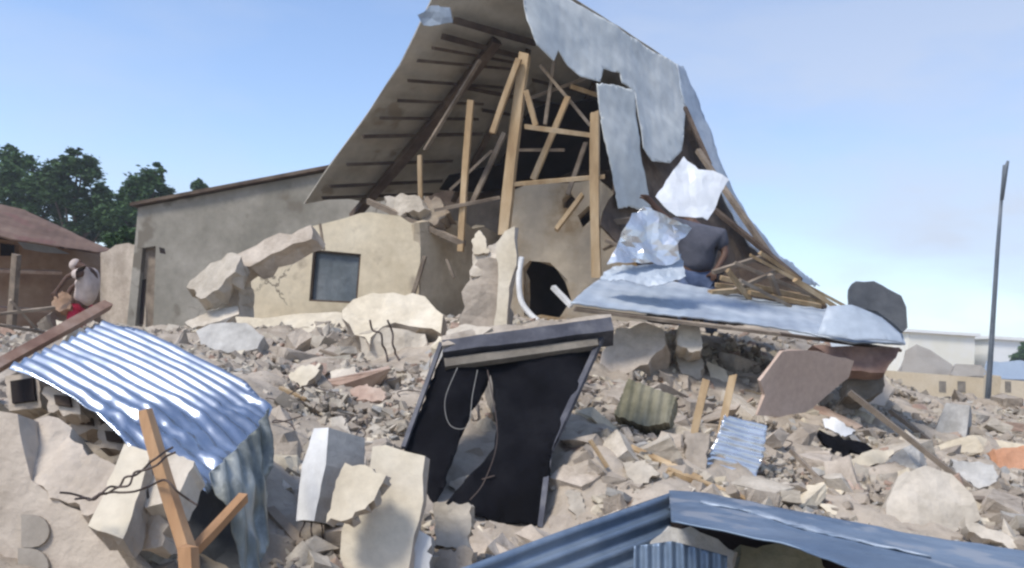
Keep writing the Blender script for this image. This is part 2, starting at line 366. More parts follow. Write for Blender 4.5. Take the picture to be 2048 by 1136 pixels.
CTRL = [(0, 1136, 3.45), (250, 1136, 3.75), (500, 1136, 4.0), (800, 1136, 4.5), (1000, 1136, 4.8), (1300, 1136, 5.0),
        (100, 960, 4.4), (350, 1000, 4.6), (560, 960, 5.3), (880, 1050, 5.7), (1080, 1060, 6.0), (1150, 950, 6.2), (1340, 990, 5.9), (1600, 1040, 5.8), (1800, 1080, 5.6), (2048, 1110, 5.4),
        (300, 830, 5.6), (600, 850, 6.4), (800, 860, 6.8), (1250, 860, 7.4), (1600, 940, 7.2), (1950, 980, 7.0),
        (20, 760, 6.4), (450, 740, 8.2), (700, 770, 8.4), (950, 760, 8.6), (1250, 770, 8.8), (1550, 850, 8.8), (1900, 880, 9.6), (2048, 900, 9.6),
        (80, 700, 9.5), (400, 685, 11), (700, 705, 10.8), (850, 690, 10.8), (1300, 682, 10.6), (1500, 705, 10.8), (1700, 790, 11.5), (1850, 810, 14), (2048, 815, 14),
        (20, 672, 14), (150, 655, 15), (330, 668, 14.5), (500, 655, 13.3), (650, 645, 13.2), (950, 640, 12.8), (1200, 655, 12.5), (1400, 662, 13), (1550, 668, 13), (1650, 700, 14),
        (1850, 797, 22), (2048, 805, 22)]
A = [P(*c) for c in CTRL]
A += [Vector(v) for v in ((0, 0, .55), (-3, 0, .8), (3, 0, .7), (0, -4, 0), (-5, 2.5, 1.2), (5, 2, .8), (-9, 8, 1.3), (-12, 14, 1.2), (9, 8, .9), (13, 14, .7), (18, 24, .3),
                          (0, 18, 1.6), (5, 18, 1.5), (-6, 19, 1.3), (0, 26, .0), (10, 32, -.1), (-12, 28, -.1), (25, 30, -.1), (-25, 20, -.1), (25, 5, -.1), (-20, 2, -.1), (0, -12, -.2), (-15, -8, -.2), (15, -8, -.2), (0, 40, -.3), (-25, 40, -.3), (25, 42, -.3))]
PX = np.array([[a.x, a.y] for a in A]); PZ = np.array([a.z for a in A])
def tps(r2): return np.where(r2 > 0, .5 * r2 * np.log(r2 + 1e-12), 0)
K = tps(((PX[:, None] - PX[None]) ** 2).sum(-1)) + .02 * np.eye(len(PX)); Q = np.hstack([np.ones((len(PX), 1)), PX])
SOL = np.linalg.solve(np.block([[K, Q], [Q.T, np.zeros((3, 3))]]), np.concatenate([PZ, np.zeros(3)]))
def hz(X):
    X = np.asarray(X, float).reshape(-1, 2)
    return tps(((X[:, None] - PX[None]) ** 2).sum(-1)) @ SOL[:len(PX)] + SOL[-3] + X @ SOL[-2:]
def heapz(x, y): return float(hz([[x, y]])[0])
def hd(px, py, dmax=30):
    """depth at which this sight line meets the heap"""
    ds = np.arange(2.6, dmax, .08); r = ray(px, py); X = np.array([[CP.x + r.x * d, CP.y + r.y * d, CP.z + r.z * d] for d in ds])
    h = hz(X[:, :2]); k = np.nonzero(X[:, 2] <= h)[0]
    return float(ds[k[0]]) if len(k) else None
xs = np.concatenate([np.linspace(-24, -9, 26)[:-1], np.linspace(-9, 10, 330)[:-1], np.linspace(10, 25, 26)])
ys = np.concatenate([np.linspace(-10, 2, 18)[:-1], np.linspace(2, 16, 300)[:-1], np.linspace(16, 40, 60)])
XX, YY = np.meshgrid(xs, ys); Z = np.concatenate([hz(c) for c in np.array_split(np.stack([XX.ravel(), YY.ravel()], 1), 60)])
V = []
for x, y, z in zip(XX.ravel(), YY.ravel(), Z):
    k = max(0.0, min(1.0, z * 2.5))
    V.append(Vector((x, y, z + k * (.13 * noise.fractal(Vector((x * 1.1, y * 1.1, 3)), .9, 2, 5) + .03 * noise.fractal(Vector((x * 7, y * 7, 9)), .8, 2.1, 3)))))
nX, nY = len(xs), len(ys)
F = [[j * nX + i, j * nX + i + 1, (j + 1) * nX + i + 1, (j + 1) * nX + i] for j in range(nY - 1) for i in range(nX - 1)]
F = [f for f in F if max(V[i].z for i in f) > -.02]
tag(mesh('rubble_heap', V, F, 'rubble_dust', smooth=True), 'dusty beige heap of crushed concrete under the loose chunks', kind='stuff')

CLEAR = []          # (outline, depth): keep loose chunks from burying these
# ------------------------------------------------------------ single pieces lying on the heap
FACE = Vector((-.1, -.93, .35))
def piece(name, label, cat, outline, m, d=None, n=FACE, th=.12, group=None, seed=1, amp=.015, jagamp=.012, s=5, clear=True, res=None):
    by = max(outline, key=lambda q: q[1]); cx = sum(q[0] for q in outline) / len(outline); cy = sum(q[1] for q in outline) / len(outline)
    if d is None: d = hd(cx, min(by[1], 1130)) or 8
    pl = Plane(P(cx, cy, d), Vector(n)); 
    o = poly_mesh(name, outline, pl, th, m, None, disp=rough(amp, s, seed), jagamp=jagamp, seed=seed, res=res)
    tag(o, label, cat, group)
    if clear: CLEAR.append((outline, d + .1))
    return o, pl, d
up = (-.15, -.6, .78)
cs, csp, csd = piece('wall_slab', 'large broken cream plastered slab standing at the bottom edge left of the black frame', 'wall slab',
      [(745, 893), (850, 912), (847, 1000), (815, 1150), (790, 1210), (690, 1210), (680, 1110), (700, 1000), (738, 950)], 'cream_plaster', d=4.35, th=.1, n=(-.1, -.95, .28), seed=2, amp=.004)
piece('wall_slab', 'curved cream slab fragment leaning on the large cream slab', 'wall slab',
      [(672, 962), (690, 925), (730, 930), (772, 950), (748, 1000), (705, 1035), (652, 1046)], 'cream_plaster', d=4.2, th=.08, n=(-.25, -.9, .4), seed=3, amp=.006)
col_, clp, cld = piece('concrete_post', 'white painted concrete post end leaning up beside the cream slabs', 'concrete post',
      [(628, 857), (657, 855), (652, 930), (628, 1042), (592, 1042), (604, 930)], 'white_paint', d=4.5, th=.26, n=(-.62, -.75, .22), seed=4, amp=.004, jagamp=.003)
for i, (x, k) in enumerate(((607, 3), (620, -4), (632, 5))):
    wire('rebar', [(x, 1035, 4.5), (x + k, 1075, 4.48), (x + 2 * k, 1120, 4.42)], .006, 'wire', None)
    o = bpy.context.scene.objects[-1] if False else None
piece('concrete_block', 'pale square block with a worn hollow below the black frame', 'concrete block',
      [(868, 1005), (943, 1012), (941, 1096), (866, 1094)], 'concrete_pale', d=4.7, th=.16, n=(-.05, -.95, .3), seed=5, amp=.012)
piece('concrete_block', 'rough grey block under the pale square block at the bottom edge', 'concrete block',
      [(862, 1100), (942, 1098), (945, 1190), (858, 1190)], 'concrete', d=4.55, th=.2, seed=6, amp=.02)
piece('concrete_block', 'white chipped block at the bottom edge right of the large cream slab', 'concrete block',
      [(812, 1085), (838, 1060), (862, 1075), (858, 1180), (800, 1180)], 'white_paint', d=4.35, th=.14, seed=7, amp=.01)
piece('concrete_beam', 'broken cream beam slanting down under the corrugated sheet', 'concrete beam',
      [(248, 886), (303, 905), (285, 965), (246, 1078), (176, 1052), (212, 980)], 'cream_plaster', d=3.42, th=.13, n=(-.15, -.7, .68), seed=8, amp=.006, jagamp=.006)
piece('concrete_beam', 'short whitish beam right of the broken cream beam', 'concrete beam',
      [(325, 902), (388, 922), (352, 998), (290, 1016), (300, 970)], 'concrete_pale', d=3.5, th=.14, n=(-.15, -.7, .68), seed=9, amp=.006, jagamp=.006)
piece('concrete_chunk', 'rough grey chunk below the short whitish beam', 'concrete chunk',
      [(268, 1024), (318, 1012), (338, 1050), (325, 1092), (280, 1100), (255, 1062)], 'concrete', d=3.45, th=.2, seed=10, amp=.03)
piece('concrete_beam', 'thick dusty broken concrete beam at the left under the corrugated sheet', 'concrete beam',
      [(42, 905), (60, 850), (98, 835), (120, 840), (150, 885), (215, 920), (300, 950), (280, 992), (195, 1030), (120, 1000), (55, 965)], 'concrete', d=3.75, th=.4, n=(-.1, -.72, .68), seed=11, amp=.05, s=3, jagamp=.015, res=.03)
bw, bpl, bd = piece('breeze_wall', 'dusty patterned breeze block wall piece in the bottom left corner', 'wall piece',
      [(-80, 800), (35, 828), (62, 960), (130, 1010), (205, 1040), (262, 1140), (255, 1230), (-80, 1230)], 'concrete', d=3.6, th=.2, n=(-.05, -.97, .25), seed=12, amp=.012)
for k, (cx, cy, r) in enumerate(((72, 1062, 33), (68, 1132, 36))):
    pts = [(cx - r * .9, cy - r)] + [(cx - r * .3 + r * 1.1 * math.cos(t), cy + r * math.sin(t)) for t in [(-1.5 + 3.0 * i / 8) for i in range(9)]] + [(cx - r * .9, cy + r)]
    q = Plane(bpl.p + bpl.n * .022, bpl.n)
    o = poly_mesh('inlay', pts, q, .02, 'tile_grey', None, res=.03); o.parent = bw; o.location = Vector(o.location) - Vector(bw.location)
for i, (x, y) in enumerate(((165, 838), (222, 872), (120, 800))):  # blocks with dark plates added for the shaded gaps under the sheet
    h_ = piece('painted_hole_block', ('added block with painted shade patch under the middle of the big corrugated sheet edge', 'added block with painted shade patch under the sheet edge nearest the broken cream beam', 'added block with painted shade patch beside the left corner of the big corrugated sheet')[i], 'hollow block',
          [(x - 30, y - 26), (x + 34, y - 20), (x + 40, y + 28), (x - 24, y + 24)], 'concrete', d=4.25 - .05 * i, th=.15, seed=110 + i, amp=.01, clear=False)
    under(poly_mesh('hole_shade', [(x - 13, y - 11), (x + 18, y - 8), (x + 21, y + 13), (x - 9, y + 9)], Plane(h_[1].p + h_[1].n * .02, h_[1].n), .02, 'timber_dark', None, res=.05), h_[0])
hb = piece('painted_hole_block', 'hollow concrete block with a dark square hole at the left edge', 'hollow block',
      [(10, 752), (75, 742), (82, 815), (18, 822)], 'concrete', d=4.6, th=.3, seed=13, amp=.006, jagamp=.004)
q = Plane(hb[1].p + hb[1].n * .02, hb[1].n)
o = poly_mesh('hole_shade', [(20, 762), (66, 755), (70, 800), (24, 806)], q, .02, 'dark_void', None, res=.05); o.parent = hb[0]; o.location = Vector(o.location) - Vector(hb[0].location)  # dark plate stands in for the shade inside the hole
piece('concrete_slab', 'pale grey slab lying in front of the grey building right of the corrugated sheet', 'concrete slab',
      [(392, 662), (420, 648), (492, 646), (528, 672), (515, 698), (455, 706), (402, 690)], 'concrete_cool', th=.18, n=(-.2, -.75, .6), seed=14)
piece('concrete_slab', 'large rounded cream slab resting before the window of the cream wall', 'concrete slab',
      [(684, 620), (705, 596), (745, 588), (850, 592), (886, 628), (882, 668), (840, 655), (790, 645), (765, 655), (740, 690), (708, 668)], 'cream_plaster', d=10.6, th=.35, n=(-.15, -.75, .62), seed=15, amp=.05, s=2, jagamp=.03)
piece('concrete_chunk', 'dusty pale chunk under the rounded cream slab', 'concrete chunk',
      [(718, 668), (770, 655), (850, 668), (858, 712), (800, 735), (725, 722)], 'concrete_pale', d=10.4, th=.4, seed=16, amp=.06, s=2.5, jagamp=.03)
piece('wall_slab', 'collapsed lower part of the cream wall sloping into the rubble', 'wall slab',
      [(470, 632), (700, 628), (725, 690), (650, 712), (560, 704), (495, 668)], 'cream_plaster', d=12.2, th=.3, n=(-.1, -.7, .7), seed=17, amp=.07, s=1.6, jagamp=.04, clear=False)
piece('plaster_fragment', 'angular cream fragment in the middle of the left slope', 'plaster fragment',
      [(576, 748), (606, 730), (642, 728), (632, 750), (600, 776)], 'cream_plaster', th=.08, n=(-.3, -.8, .5), seed=18)
piece('plaster_fragment', 'square pale fragment right of the angular cream fragment', 'plaster fragment',
      [(660, 742), (712, 735), (720, 762), (668, 772)], 'concrete_pale', th=.1, n=(-.1, -.8, .5), seed=19)
piece('brick_fragment', 'pinkish brick fragment left of the black frame', 'brick fragment',
      [(700, 778), (735, 768), (772, 782), (765, 802), (712, 800)], 'pink_brick', th=.1, n=up, seed=20)
piece('concrete_chunk', 'pink grey mass of broken pillar above the black frame', 'broken pillar',
      [(940, 540), (958, 520), (998, 520), (1012, 600), (1012, 665), (912, 668), (925, 600)], 'concrete', d=10.4, th=.35, n=(-.25, -.92, .2), seed=21, amp=.06, s=3, jagamp=.03)
piece('pillar_shard', 'tall pointed cream shard of wall standing above the black frame', 'wall shard',
      [(992, 488), (1010, 462), (1030, 452), (1033, 530), (1018, 575), (1012, 665), (988, 665), (996, 575)], 'cream_plaster', d=10.2, th=.14, n=(-.2, -.95, .1), seed=22, amp=.01)
piece('pillar_shard', 'small cream shard left of the tall pointed shard', 'wall shard',
      [(944, 478), (958, 460), (972, 478), (978, 505), (948, 508)], 'cream_plaster', d=10.6, th=.1, seed=23, amp=.01)
piece('pillar_shard', 'jagged grey pillar stump between the two cream shards', 'wall shard',
      [(946, 505), (985, 490), (998, 480), (1000, 545), (940, 552)], 'concrete_pale', d=10.55, th=.2, seed=24, amp=.03)
piece('concrete_slab', 'white dusty slab lying on the lintel of the black frame at its left', 'concrete slab',
      [(893, 662), (930, 648), (985, 655), (960, 672), (895, 682)], 'concrete_pale', d=7.0, th=.08, n=up, seed=25)
piece('concrete_block', 'large beige block right of the black frame top', 'concrete block',
      [(1232, 655), (1290, 645), (1328, 660), (1332, 690), (1296, 728), (1250, 748), (1192, 742)], 'concrete', th=.4, n=(-.3, -.8, .5), seed=26, amp=.04, s=3, jagamp=.02)
piece('concrete_block', 'grey upright block under the edge of the fallen grey roof', 'concrete block',
      [(1358, 650), (1400, 640), (1405, 695), (1385, 705), (1355, 690)], 'concrete_pale', d=9.2, th=.3, seed=27, amp=.02)
# ribbed mossy block
pl = Plane(P(1290, 805, 7.3), Vector((-.25, -.9, .35)))
o = poly_mesh('ribbed_block', [(1255, 757), (1352, 793), (1338, 845), (1290, 852), (1228, 828)], pl, .3, 'mossy', None, disp=corr(pl, (1290, 765), (1275, 845), .085, .010, .01), res=.012, jagamp=.004, seed=28)
tag(o, 'olive grey block with raised ribs half sunk in the rubble', 'ribbed block'); CLEAR.append(([(1255, 757), (1352, 793), (1338, 845), (1290, 852), (1228, 828)], 7.4))
for i, (ol, lb, m) in enumerate((
        ([(1350, 706), (1388, 703), (1408, 726), (1400, 758), (1362, 746)], 'rounded pale stone above the upright timbers', 'concrete_pale'),
        ([(1412, 722), (1448, 738), (1462, 765), (1425, 768)], 'cream stone right of the rounded pale stone', 'cream_plaster'),
        ([(1368, 862), (1420, 868), (1412, 938), (1370, 930)], 'flat grey block between the upright timbers', 'concrete'),
        ([(1245, 925), (1290, 920), (1318, 950), (1275, 975), (1258, 955)], 'pale angular stone left of the slanting planks', 'concrete_pale'),
        ([(1130, 985), (1160, 982), (1172, 1030), (1150, 1040), (1140, 1010)], 'upright pale shard near the left slope of the blue roof', 'concrete_pale'),
        ([(1098, 1035), (1140, 1028), (1152, 1060), (1110, 1075)], 'rounded pink grey stone at the foot of the black frame', 'concrete'),
        ([(1645, 838), (1672, 835), (1712, 862), (1690, 874), (1650, 856)], 'white slab fragment above the shade patch on the right slope', 'white_paint'),
        ([(1686, 928), (1735, 903), (1788, 898), (1776, 922), (1700, 946)], 'bright cream slab below the shade patch on the right slope', 'cream_plaster'),
        ([(1900, 918), (1988, 928), (1998, 968), (1958, 978), (1915, 950)], 'blue grey slab on the far right slope', 'concrete_cool'),
        ([(1985, 898), (2060, 892), (2060, 938), (2002, 940)], 'orange brown lump at the right edge', 'orange_cloth'),
        ([(1930, 1035), (2060, 1085), (2060, 1110), (1940, 1062)], 'long pale slab in the lower right beside the smooth boulder', 'concrete_pale'),
        ([(1700, 755), (1760, 745), (1790, 775), (1770, 812), (1705, 800)], 'flat pink grey slab right of the pink board', 'concrete'))):
    nm = 'filler' if 'lump' in lb else 'stone' if 'stone' in lb else 'concrete_slab'
    cat = {'filler': 'lump', 'stone': 'stone'}.get(nm, 'concrete slab' if 'slab' in lb else 'concrete piece')
    if nm == 'filler': nm = 'cloth_lump'
    piece(nm, lb, cat, ol, m, th=.12, seed=40 + i, amp=.02, n=(-.1 + .1 * math.sin(i * 3), -.8, .55))
piece('boulder', 'big smooth rounded grey concrete lump at the lower right behind the blue roof', 'concrete lump',
      [(1768, 1085), (1775, 1000), (1795, 955), (1850, 932), (1905, 945), (1945, 985), (1965, 1035), (1915, 1060), (1905, 1100)], 'concrete_pale', d=5.9, th=.5, n=(-.15, -.85, .5), seed=60, amp=.08, s=1.6, jagamp=.006, res=.05)
piece('filler', 'dark shade patch set into the hollow between slabs on the right slope', 'shade patch',
      [(1638, 862), (1668, 868), (1745, 895), (1742, 910), (1700, 900), (1690, 915), (1655, 900)], 'black_cloth', th=.1, seed=61, amp=.04, s=6, n=up)  # black piece stands in for the shade in the hollow
piece('brick_fragment', 'brown brick stump under the grey roof beside the pink board', 'brick stump',
      [(1625, 690), (1702, 692), (1800, 695), (1770, 745), (1700, 742), (1660, 712)], 'terracotta', d=8.9, th=.25, seed=62, amp=.03)
piece('concrete_block', 'dark grey block below the brown brick stump', 'concrete block',
      [(1700, 730), (1768, 742), (1765, 785), (1730, 800), (1690, 792)], 'concrete_dark', d=9.2, th=.3, seed=63, amp=.03)
# pink board
pbp = plane3((1600, 700, 8.2), (1520, 830, 7.9), (1700, 735, 8.7))
o = poly_mesh('board_panel', [(1565, 703), (1612, 700), (1655, 708), (1708, 722), (1698, 755), (1665, 782), (1610, 825), (1560, 834), (1515, 830), (1530, 790), (1520, 762)], pbp, .03, 'pink_board', None, disp=rough(.02, 1, 3), jagamp=.008, seed=5)
tag(o, 'flat pinkish brown board leaning under the fallen grey roof', 'board'); CLEAR.append(([(1520, 700), (1710, 700), (1710, 760), (1600, 840), (1510, 835)], 9.0))

# ------------------------------------------------------------ corrugated sheet at the left
lsp = plane3((20, 735, 4.18), (210, 640, 5.4), (430, 930, 3.85))
ce = empty('corrugated_sheet', lsp.hit(300, 800), 'large shiny corrugated metal sheet bent over the rubble at the left', 'metal sheet')
def big(u, v, f=corr(lsp, (20, 735), (330, 905), .10, .0165, .005, 1.3, 2)):
    a = u * _f.dir.x + v * _f.dir.y - _fa; b = u * -_f.dir.y + v * _f.dir.x
    k = max(0.0, a + .25 * fbm(u, v, 1.3, 5))
    return f(u, v) * (1 - min(.55, k * 1.1)) + .022 * fbm(u, v, 1.1, 8) - .16 * k + min(1, k * 5) * .05 * abs(fbm(u, v, 3.6, 11))
_fa = 0
_f = corr(lsp, (20, 735), (330, 905), .11, .02); big.dir = _f.dir; big.pitch = .10; _fa = lsp.uv(lsp.hit(345, 765)).dot(_f.dir)
SH = [(18, 736), (120, 686), (208, 640), (330, 688), (400, 722), (480, 765), (549, 808), (520, 850), (470, 905), (432, 934), (335, 905), (240, 855), (150, 800)]
poly_mesh('sheet', SH, lsp, .004, 'zinc_shiny', ce, disp=big, res=.016, smooth=True)
CLEAR.append((SH, 9.0))
drp = plane3((432, 934, 3.86), (547, 812, 4.42), (520, 1136, 3.85))
poly_mesh('folded_end', [(432, 932), (500, 868), (547, 812), (543, 870), (537, 960), (548, 1060), (520, 1150), (486, 1160), (470, 1090), (430, 1000), (415, 950)], drp, .004, 'zinc_worn', ce,
          disp=corr(drp, (480, 900), (500, 1100), .09, .012, .07, 2.6, 4), res=.016, smooth=True)
CLEAR.append(([(415, 930), (547, 812), (550, 1160), (480, 1160)], 5.0))
piece('infill', 'dark tarpaulin hanging in the gap behind the crossed timbers', 'infill',
      [(372, 925), (430, 950), (470, 1060), (492, 1180), (370, 1180), (350, 1020)], 'charcoal', d=4.05, th=.02, seed=64, amp=.05, s=3, jagamp=.0, n=(-.3, -.9, .2))  # thin dark piece filling the triangle inside the folded end
t = pbeam('timber_pole', (-10, 735, 4.45), (214, 610, 5.5), 24, 'rusty_pipe', seed=3, roll=.5); tag(t, 'brown wooden pole along the upper edge of the shiny corrugated sheet', 'pole')
t = pbeam('timber_plank', (290, 822, 3.3), (378, 1110, 3.2), 27, 'timber_orange', seed=4, taper=1.2, bend=.01); tag(t, 'long brown timber leaning to the left before the corrugated sheet', 'timber')
t = pbeam('timber_plank', (362, 1130, 3.24), (490, 992, 3.4), 24, 'timber_orange', seed=5); tag(t, 'short brown timber leaning to the right across the long one', 'timber')
t = pbeam('timber_plank', (376, 1095, 3.15), (384, 1230, 3.1), 36, 'timber_orange', seed=6); tag(t, 'thick brown timber stub where the two leaning timbers cross', 'timber')
# ------------------------------------------------------------ black frame
fp = plane3((885, 695, 6.9), (1222, 652, 7.0), (960, 1045, 5.9))
fe = empty('door_frame', fp.hit(960, 1045), 'leaning black steel door frame hung with torn black curtain', 'door frame')
def fb(n, a, b, wpx, m='dark_steel', off=0.0, flat=.8, seed=1):
    A = fp.hit(*a) + fp.n * off; B = fp.hit(*b) + fp.n * off; w = wpx * 6.5 / FPX
    return beam(n, A, B, w, w * flat, m, fe, roll=0, seed=seed)
lint = poly_mesh('lintel', [(884, 680), (1222, 634), (1228, 660), (886, 704)], Plane(fp.p + fp.n * .12, fp.n), .2, 'dark_steel', fe, disp=rough(.004, 3), jagamp=.004)
o = poly_mesh('dust', [(884, 672), (960, 655), (1080, 645), (1222, 628), (1224, 638), (884, 690)], Plane(fp.p + fp.n * .1, fp.n + Vector((0, 0, 1.2))), .03, 'rubble_dust', fe, disp=rough(.03, 6), jagamp=.01)
poly_mesh('rail', [(888, 716), (1195, 676), (1197, 690), (890, 733)], Plane(fp.p + fp.n * .07, fp.n), .06, 'concrete_dark', fe, disp=rough(.003, 3))
fb('jamb', (884, 690), (808, 900), 9, seed=2, off=.03); fb('jamb', (1216, 652), (1100, 905), 12, seed=3, off=.03); fb('jamb', (1100, 900), (1080, 1060), 10, seed=4, off=.03)
wav = lambda u, v: .035 * math.sin(u * 9 + 2 * fbm(u, v, 1.5)) + .03 * fbm(u, v, 2.5, 4)
poly_mesh('curtain', [(886, 700), (1000, 686), (978, 750), (950, 810), (930, 860), (905, 930), (872, 1010), (852, 1055), (828, 1060), (800, 1000), (808, 896)], fp, .012, 'black_cloth', fe, disp=wav, res=.05, smooth=True, jagamp=.01)
poly_mesh('curtain', [(965, 692), (1212, 660), (1160, 770), (1104, 905), (1082, 1052), (1010, 1045), (885, 1020), (905, 995), (950, 935), (988, 890), (992, 840), (985, 760)], fp, .012, 'black_cloth', fe, disp=wav, res=.05, smooth=True, jagamp=.01, seed=3)
CLEAR.append(([(885, 690), (1225, 640), (1190, 740), (1104, 905), (1082, 1052), (1010, 1045), (885, 1005), (828, 1060), (800, 1000), (808, 896)], 7.1))
wire('wire', [(915, 735, 6.2), (890, 800, 6.1), (900, 850, 6.05), (935, 852, 6.0), (945, 790, 6.1), (955, 740, 6.2)], .0022, 'concrete_cool', fe)
wire('wire', [(975, 740, 6.2), (995, 870, 6.0), (970, 960, 5.9), (940, 1000, 5.8)], .004, 'wire', fe)

for i, (ol, m, lb) in enumerate((([(948, 850), (975, 828), (992, 860), (985, 900), (955, 890)], 'concrete_pale', 'pale chunk in the upper part of the gap of the black curtain'), ([(925, 905), (960, 895), (978, 925), (955, 955), (922, 940)], 'concrete', 'grey chunk in the middle of the gap of the black curtain'), ([(900, 962), (938, 950), (945, 985), (912, 1004)], 'concrete_pale', 'pale chunk in the lower part of the gap of the black curtain'), ([(958, 790), (975, 770), (985, 810), (968, 830)], 'concrete', 'small chunk at the top of the gap of the black curtain'))):
    piece('concrete_chunk', lb, 'rubble chunk', ol, m, d=(hd(ol[0][0], ol[0][1]) or 7) - .1, th=.2, seed=300 + i, amp=.03, clear=False)
# ------------------------------------------------------------ rebar
RB = [([(690, 850), (705, 835), (728, 842), (722, 880), (705, 915)], 'bent rebar loop behind the cream slabs'),
      ([(700, 920), (712, 870), (735, 850), (742, 830)], 'thin rebar crossing the bent rebar loop'),
      ([(395, 1010), (330, 960), (240, 985), (180, 1000), (120, 985)], 'long twisted rebar over the thick dusty beam'),
      ([(345, 895), (300, 925), (250, 955), (200, 990), (150, 998)], 'upper twisted rebar across the broken cream beam'),
      ([(350, 905), (290, 940), (235, 975), (185, 1000)], 'lower rebar lying across the broken cream beam'),
      ([(740, 640), (765, 690), (775, 735)], 'rebar sticking from the rounded cream slab'),
      ([(775, 640), (790, 700), (800, 740)], 'second rebar sticking from the rounded cream slab, right of the first'),
      ([(640, 1110), (600, 1092), (650, 1085), (680, 1120), (690, 1160)], 'bent rebar at the bottom edge under the white post'),
      ([(605, 1030), (600, 1075), (610, 1120)], 'left rebar below the white concrete post'),
      ([(622, 1030), (624, 1075), (618, 1130)], 'middle rebar below the white concrete post'),
      ([(636, 1030), (645, 1070), (642, 1120)], 'right rebar below the white concrete post'),
      ([(500, 790), (560, 800), (620, 770), (680, 790)], 'thin rebar lying on the slope right of the corrugated sheet')]
for o in [o for o in S.objects if o.name.startswith('rebar')]: bpy.data.objects.remove(o)
def kink(pts, rg=random.Random(3)):
    o = [pts[0]]
    for a, b in zip(pts, pts[1:]): o += [((a[0] * 2 + b[0]) / 3 + rg.uniform(-7, 7), (a[1] * 2 + b[1]) / 3 + rg.uniform(-7, 7)), ((a[0] + b[0] * 2) / 3 + rg.uniform(-7, 7), (a[1] + b[1] * 2) / 3 + rg.uniform(-7, 7)), b]
    return o
for pts, lb in RB:
    ds = [(hd(x, min(y, 1130)) or 6) for x, y in pts]; base = min(ds) - .12
    if 'post' in lb: base = 4.45
    if 'dusty beam' in lb or 'cream beam' in lb: base = 3.2
    if 'rounded' in lb: base = 10.0
    tag(wire('rebar', [(x, y, base + .04 * math.sin(i * 2)) for i, (x, y) in enumerate(kink(pts))], .0042 if base < 8 else .012, 'wire'), lb, 'rebar', 'bent reinforcing bars')

# ------------------------------------------------------------ timber and bright sheet at the right
TB = [((1412, 762), (1376, 935), 17, 'timber', 'upright timber left of the bright corrugated piece'),
      ((1466, 752), (1438, 895), 18, 'timber', 'orange upright timber touching the bright corrugated piece'),
      ((1468, 778), (1545, 796), 13, 'timber', 'short horizontal timber pointing at the pink board'),
      ((1250, 893), (1400, 962), 19, 'timber', 'slanting plank behind the peak of the blue roof, upper one'),
      ((1335, 940), (1490, 1000), 15, 'timber', 'slanting plank behind the peak of the blue roof, lower one'),
      ((1318, 885), (1342, 950), 13, 'timber', 'short stick rising from the slanting planks'),
      ((1700, 785), (1978, 1005), 15, 'timber_grey', 'long dark beam running down the right slope'),
      ((1780, 820), (1880, 900), 12, 'timber_grey', 'grey stick above the long dark beam'),
      ((1880, 985), (1955, 1030), 12, 'timber_grey', 'grey stick beside the smooth lump'),
      ((540, 1020), (602, 1090), 22, 'timber_grey', 'grey plank stub right of the folded sheet end'),
      ((1890, 1000), (2050, 1005), 18, 'timber_grey', 'weathered beam end at the right edge')]
for i, (a, b, w, m, lb) in enumerate(TB):
    da, db = (hd(*a) or 8), (hd(*b) or 8)
    if abs(da - db) > 1.2: db = min(da, db) + .4; da = db if a[1] > b[1] else db + .3
    tag(pbeam('timber_plank', (*a, da - .15), (*b, db - .12), w, m, seed=70 + i, bend=.01), lb, 'timber', 'loose roof timbers on the rubble')
bp_ = plane3((1450, 835, 6.9), (1530, 850, 6.9), (1480, 975, 6.35))
BS = [(1448, 832), (1500, 838), (1534, 852), (1528, 910), (1506, 965), (1490, 982), (1412, 945), (1408, 930), (1432, 880)]
o = poly_mesh('corrugated_sheet', BS, bp_, .004, 'foil', None, disp=corr(bp_, (1430, 880), (1530, 905), .068, .013, .03, 3, 9), res=.014, smooth=True, jagamp=.01)
tag(o, 'small bright corrugated piece with ripped edge above the blue roof', 'metal sheet'); CLEAR.append((BS, 7.0))

# ------------------------------------------------------------ blue roof in the foreground
be = empty('shed_roof', P(1340, 1100, 3.6), 'dark blue corrugated shed roof in the lower right foreground', 'shed roof')
bl = plane3((1340, 985, 4.1), (920, 1136, 3.45), (1340, 1160, 3.8))
poly_mesh('roof_sheet', [(1340, 985), (1345, 1045), (1335, 1136), (1330, 1260), (700, 1260), (905, 1142), (1120, 1062)], bl, .006, 'zinc_blue', be, disp=corr(bl, (1340, 985), (920, 1136), .075, .013, .006, 1, 3, sharp=.6), res=.03, smooth=True)
br = plane3((1340, 985, 4.1), (2048, 1108, 3.5), (1700, 1075, 3.35))
_c0, _c1 = br.uv(br.hit(1345, 1008)), br.uv(br.hit(2048, 1165)); _cd = (_c1 - _c0).normalized(); _cn = Vector((-_cd.y, _cd.x))
if (br.uv(br.hit(1500, 1100)) - _c0).dot(_cn) < 0: _cn = -_cn
def capd(u, v): return .014 * fbm(u, v, 2.5, 3)
poly_mesh('ridge_cap', [(1338, 980), (1420, 985), (1700, 1045), (2110, 1112), (2150, 1210), (1760, 1150), (1600, 1095), (1343, 1042)], br, .006, 'zinc_blue', be,
          disp=capd, res=.03, smooth=True)
poly_mesh('seam', [(1400, 1001), (1480, 1014), (1600, 1046), (1720, 1078), (1860, 1112), (1862, 1116), (1720, 1084), (1600, 1052), (1480, 1019), (1400, 1005)], Plane(br.p + br.n * .008, br.n), .008, 'zinc_worn_light', be,
          disp=lambda u, v: capd(u, v) + .008 * fbm(u, v, 9, 3), res=.03, smooth=True, jagamp=.006)
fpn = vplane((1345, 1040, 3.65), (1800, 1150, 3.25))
poly_mesh('recess_shade', [(1340, 1036), (1600, 1096), (1790, 1140), (1850, 1250), (1335, 1250)], Plane(fpn.p - fpn.n * .35, fpn.n), .03, 'dark_void', be, res=.2)  # near-black panel stands in for the shade of the recess
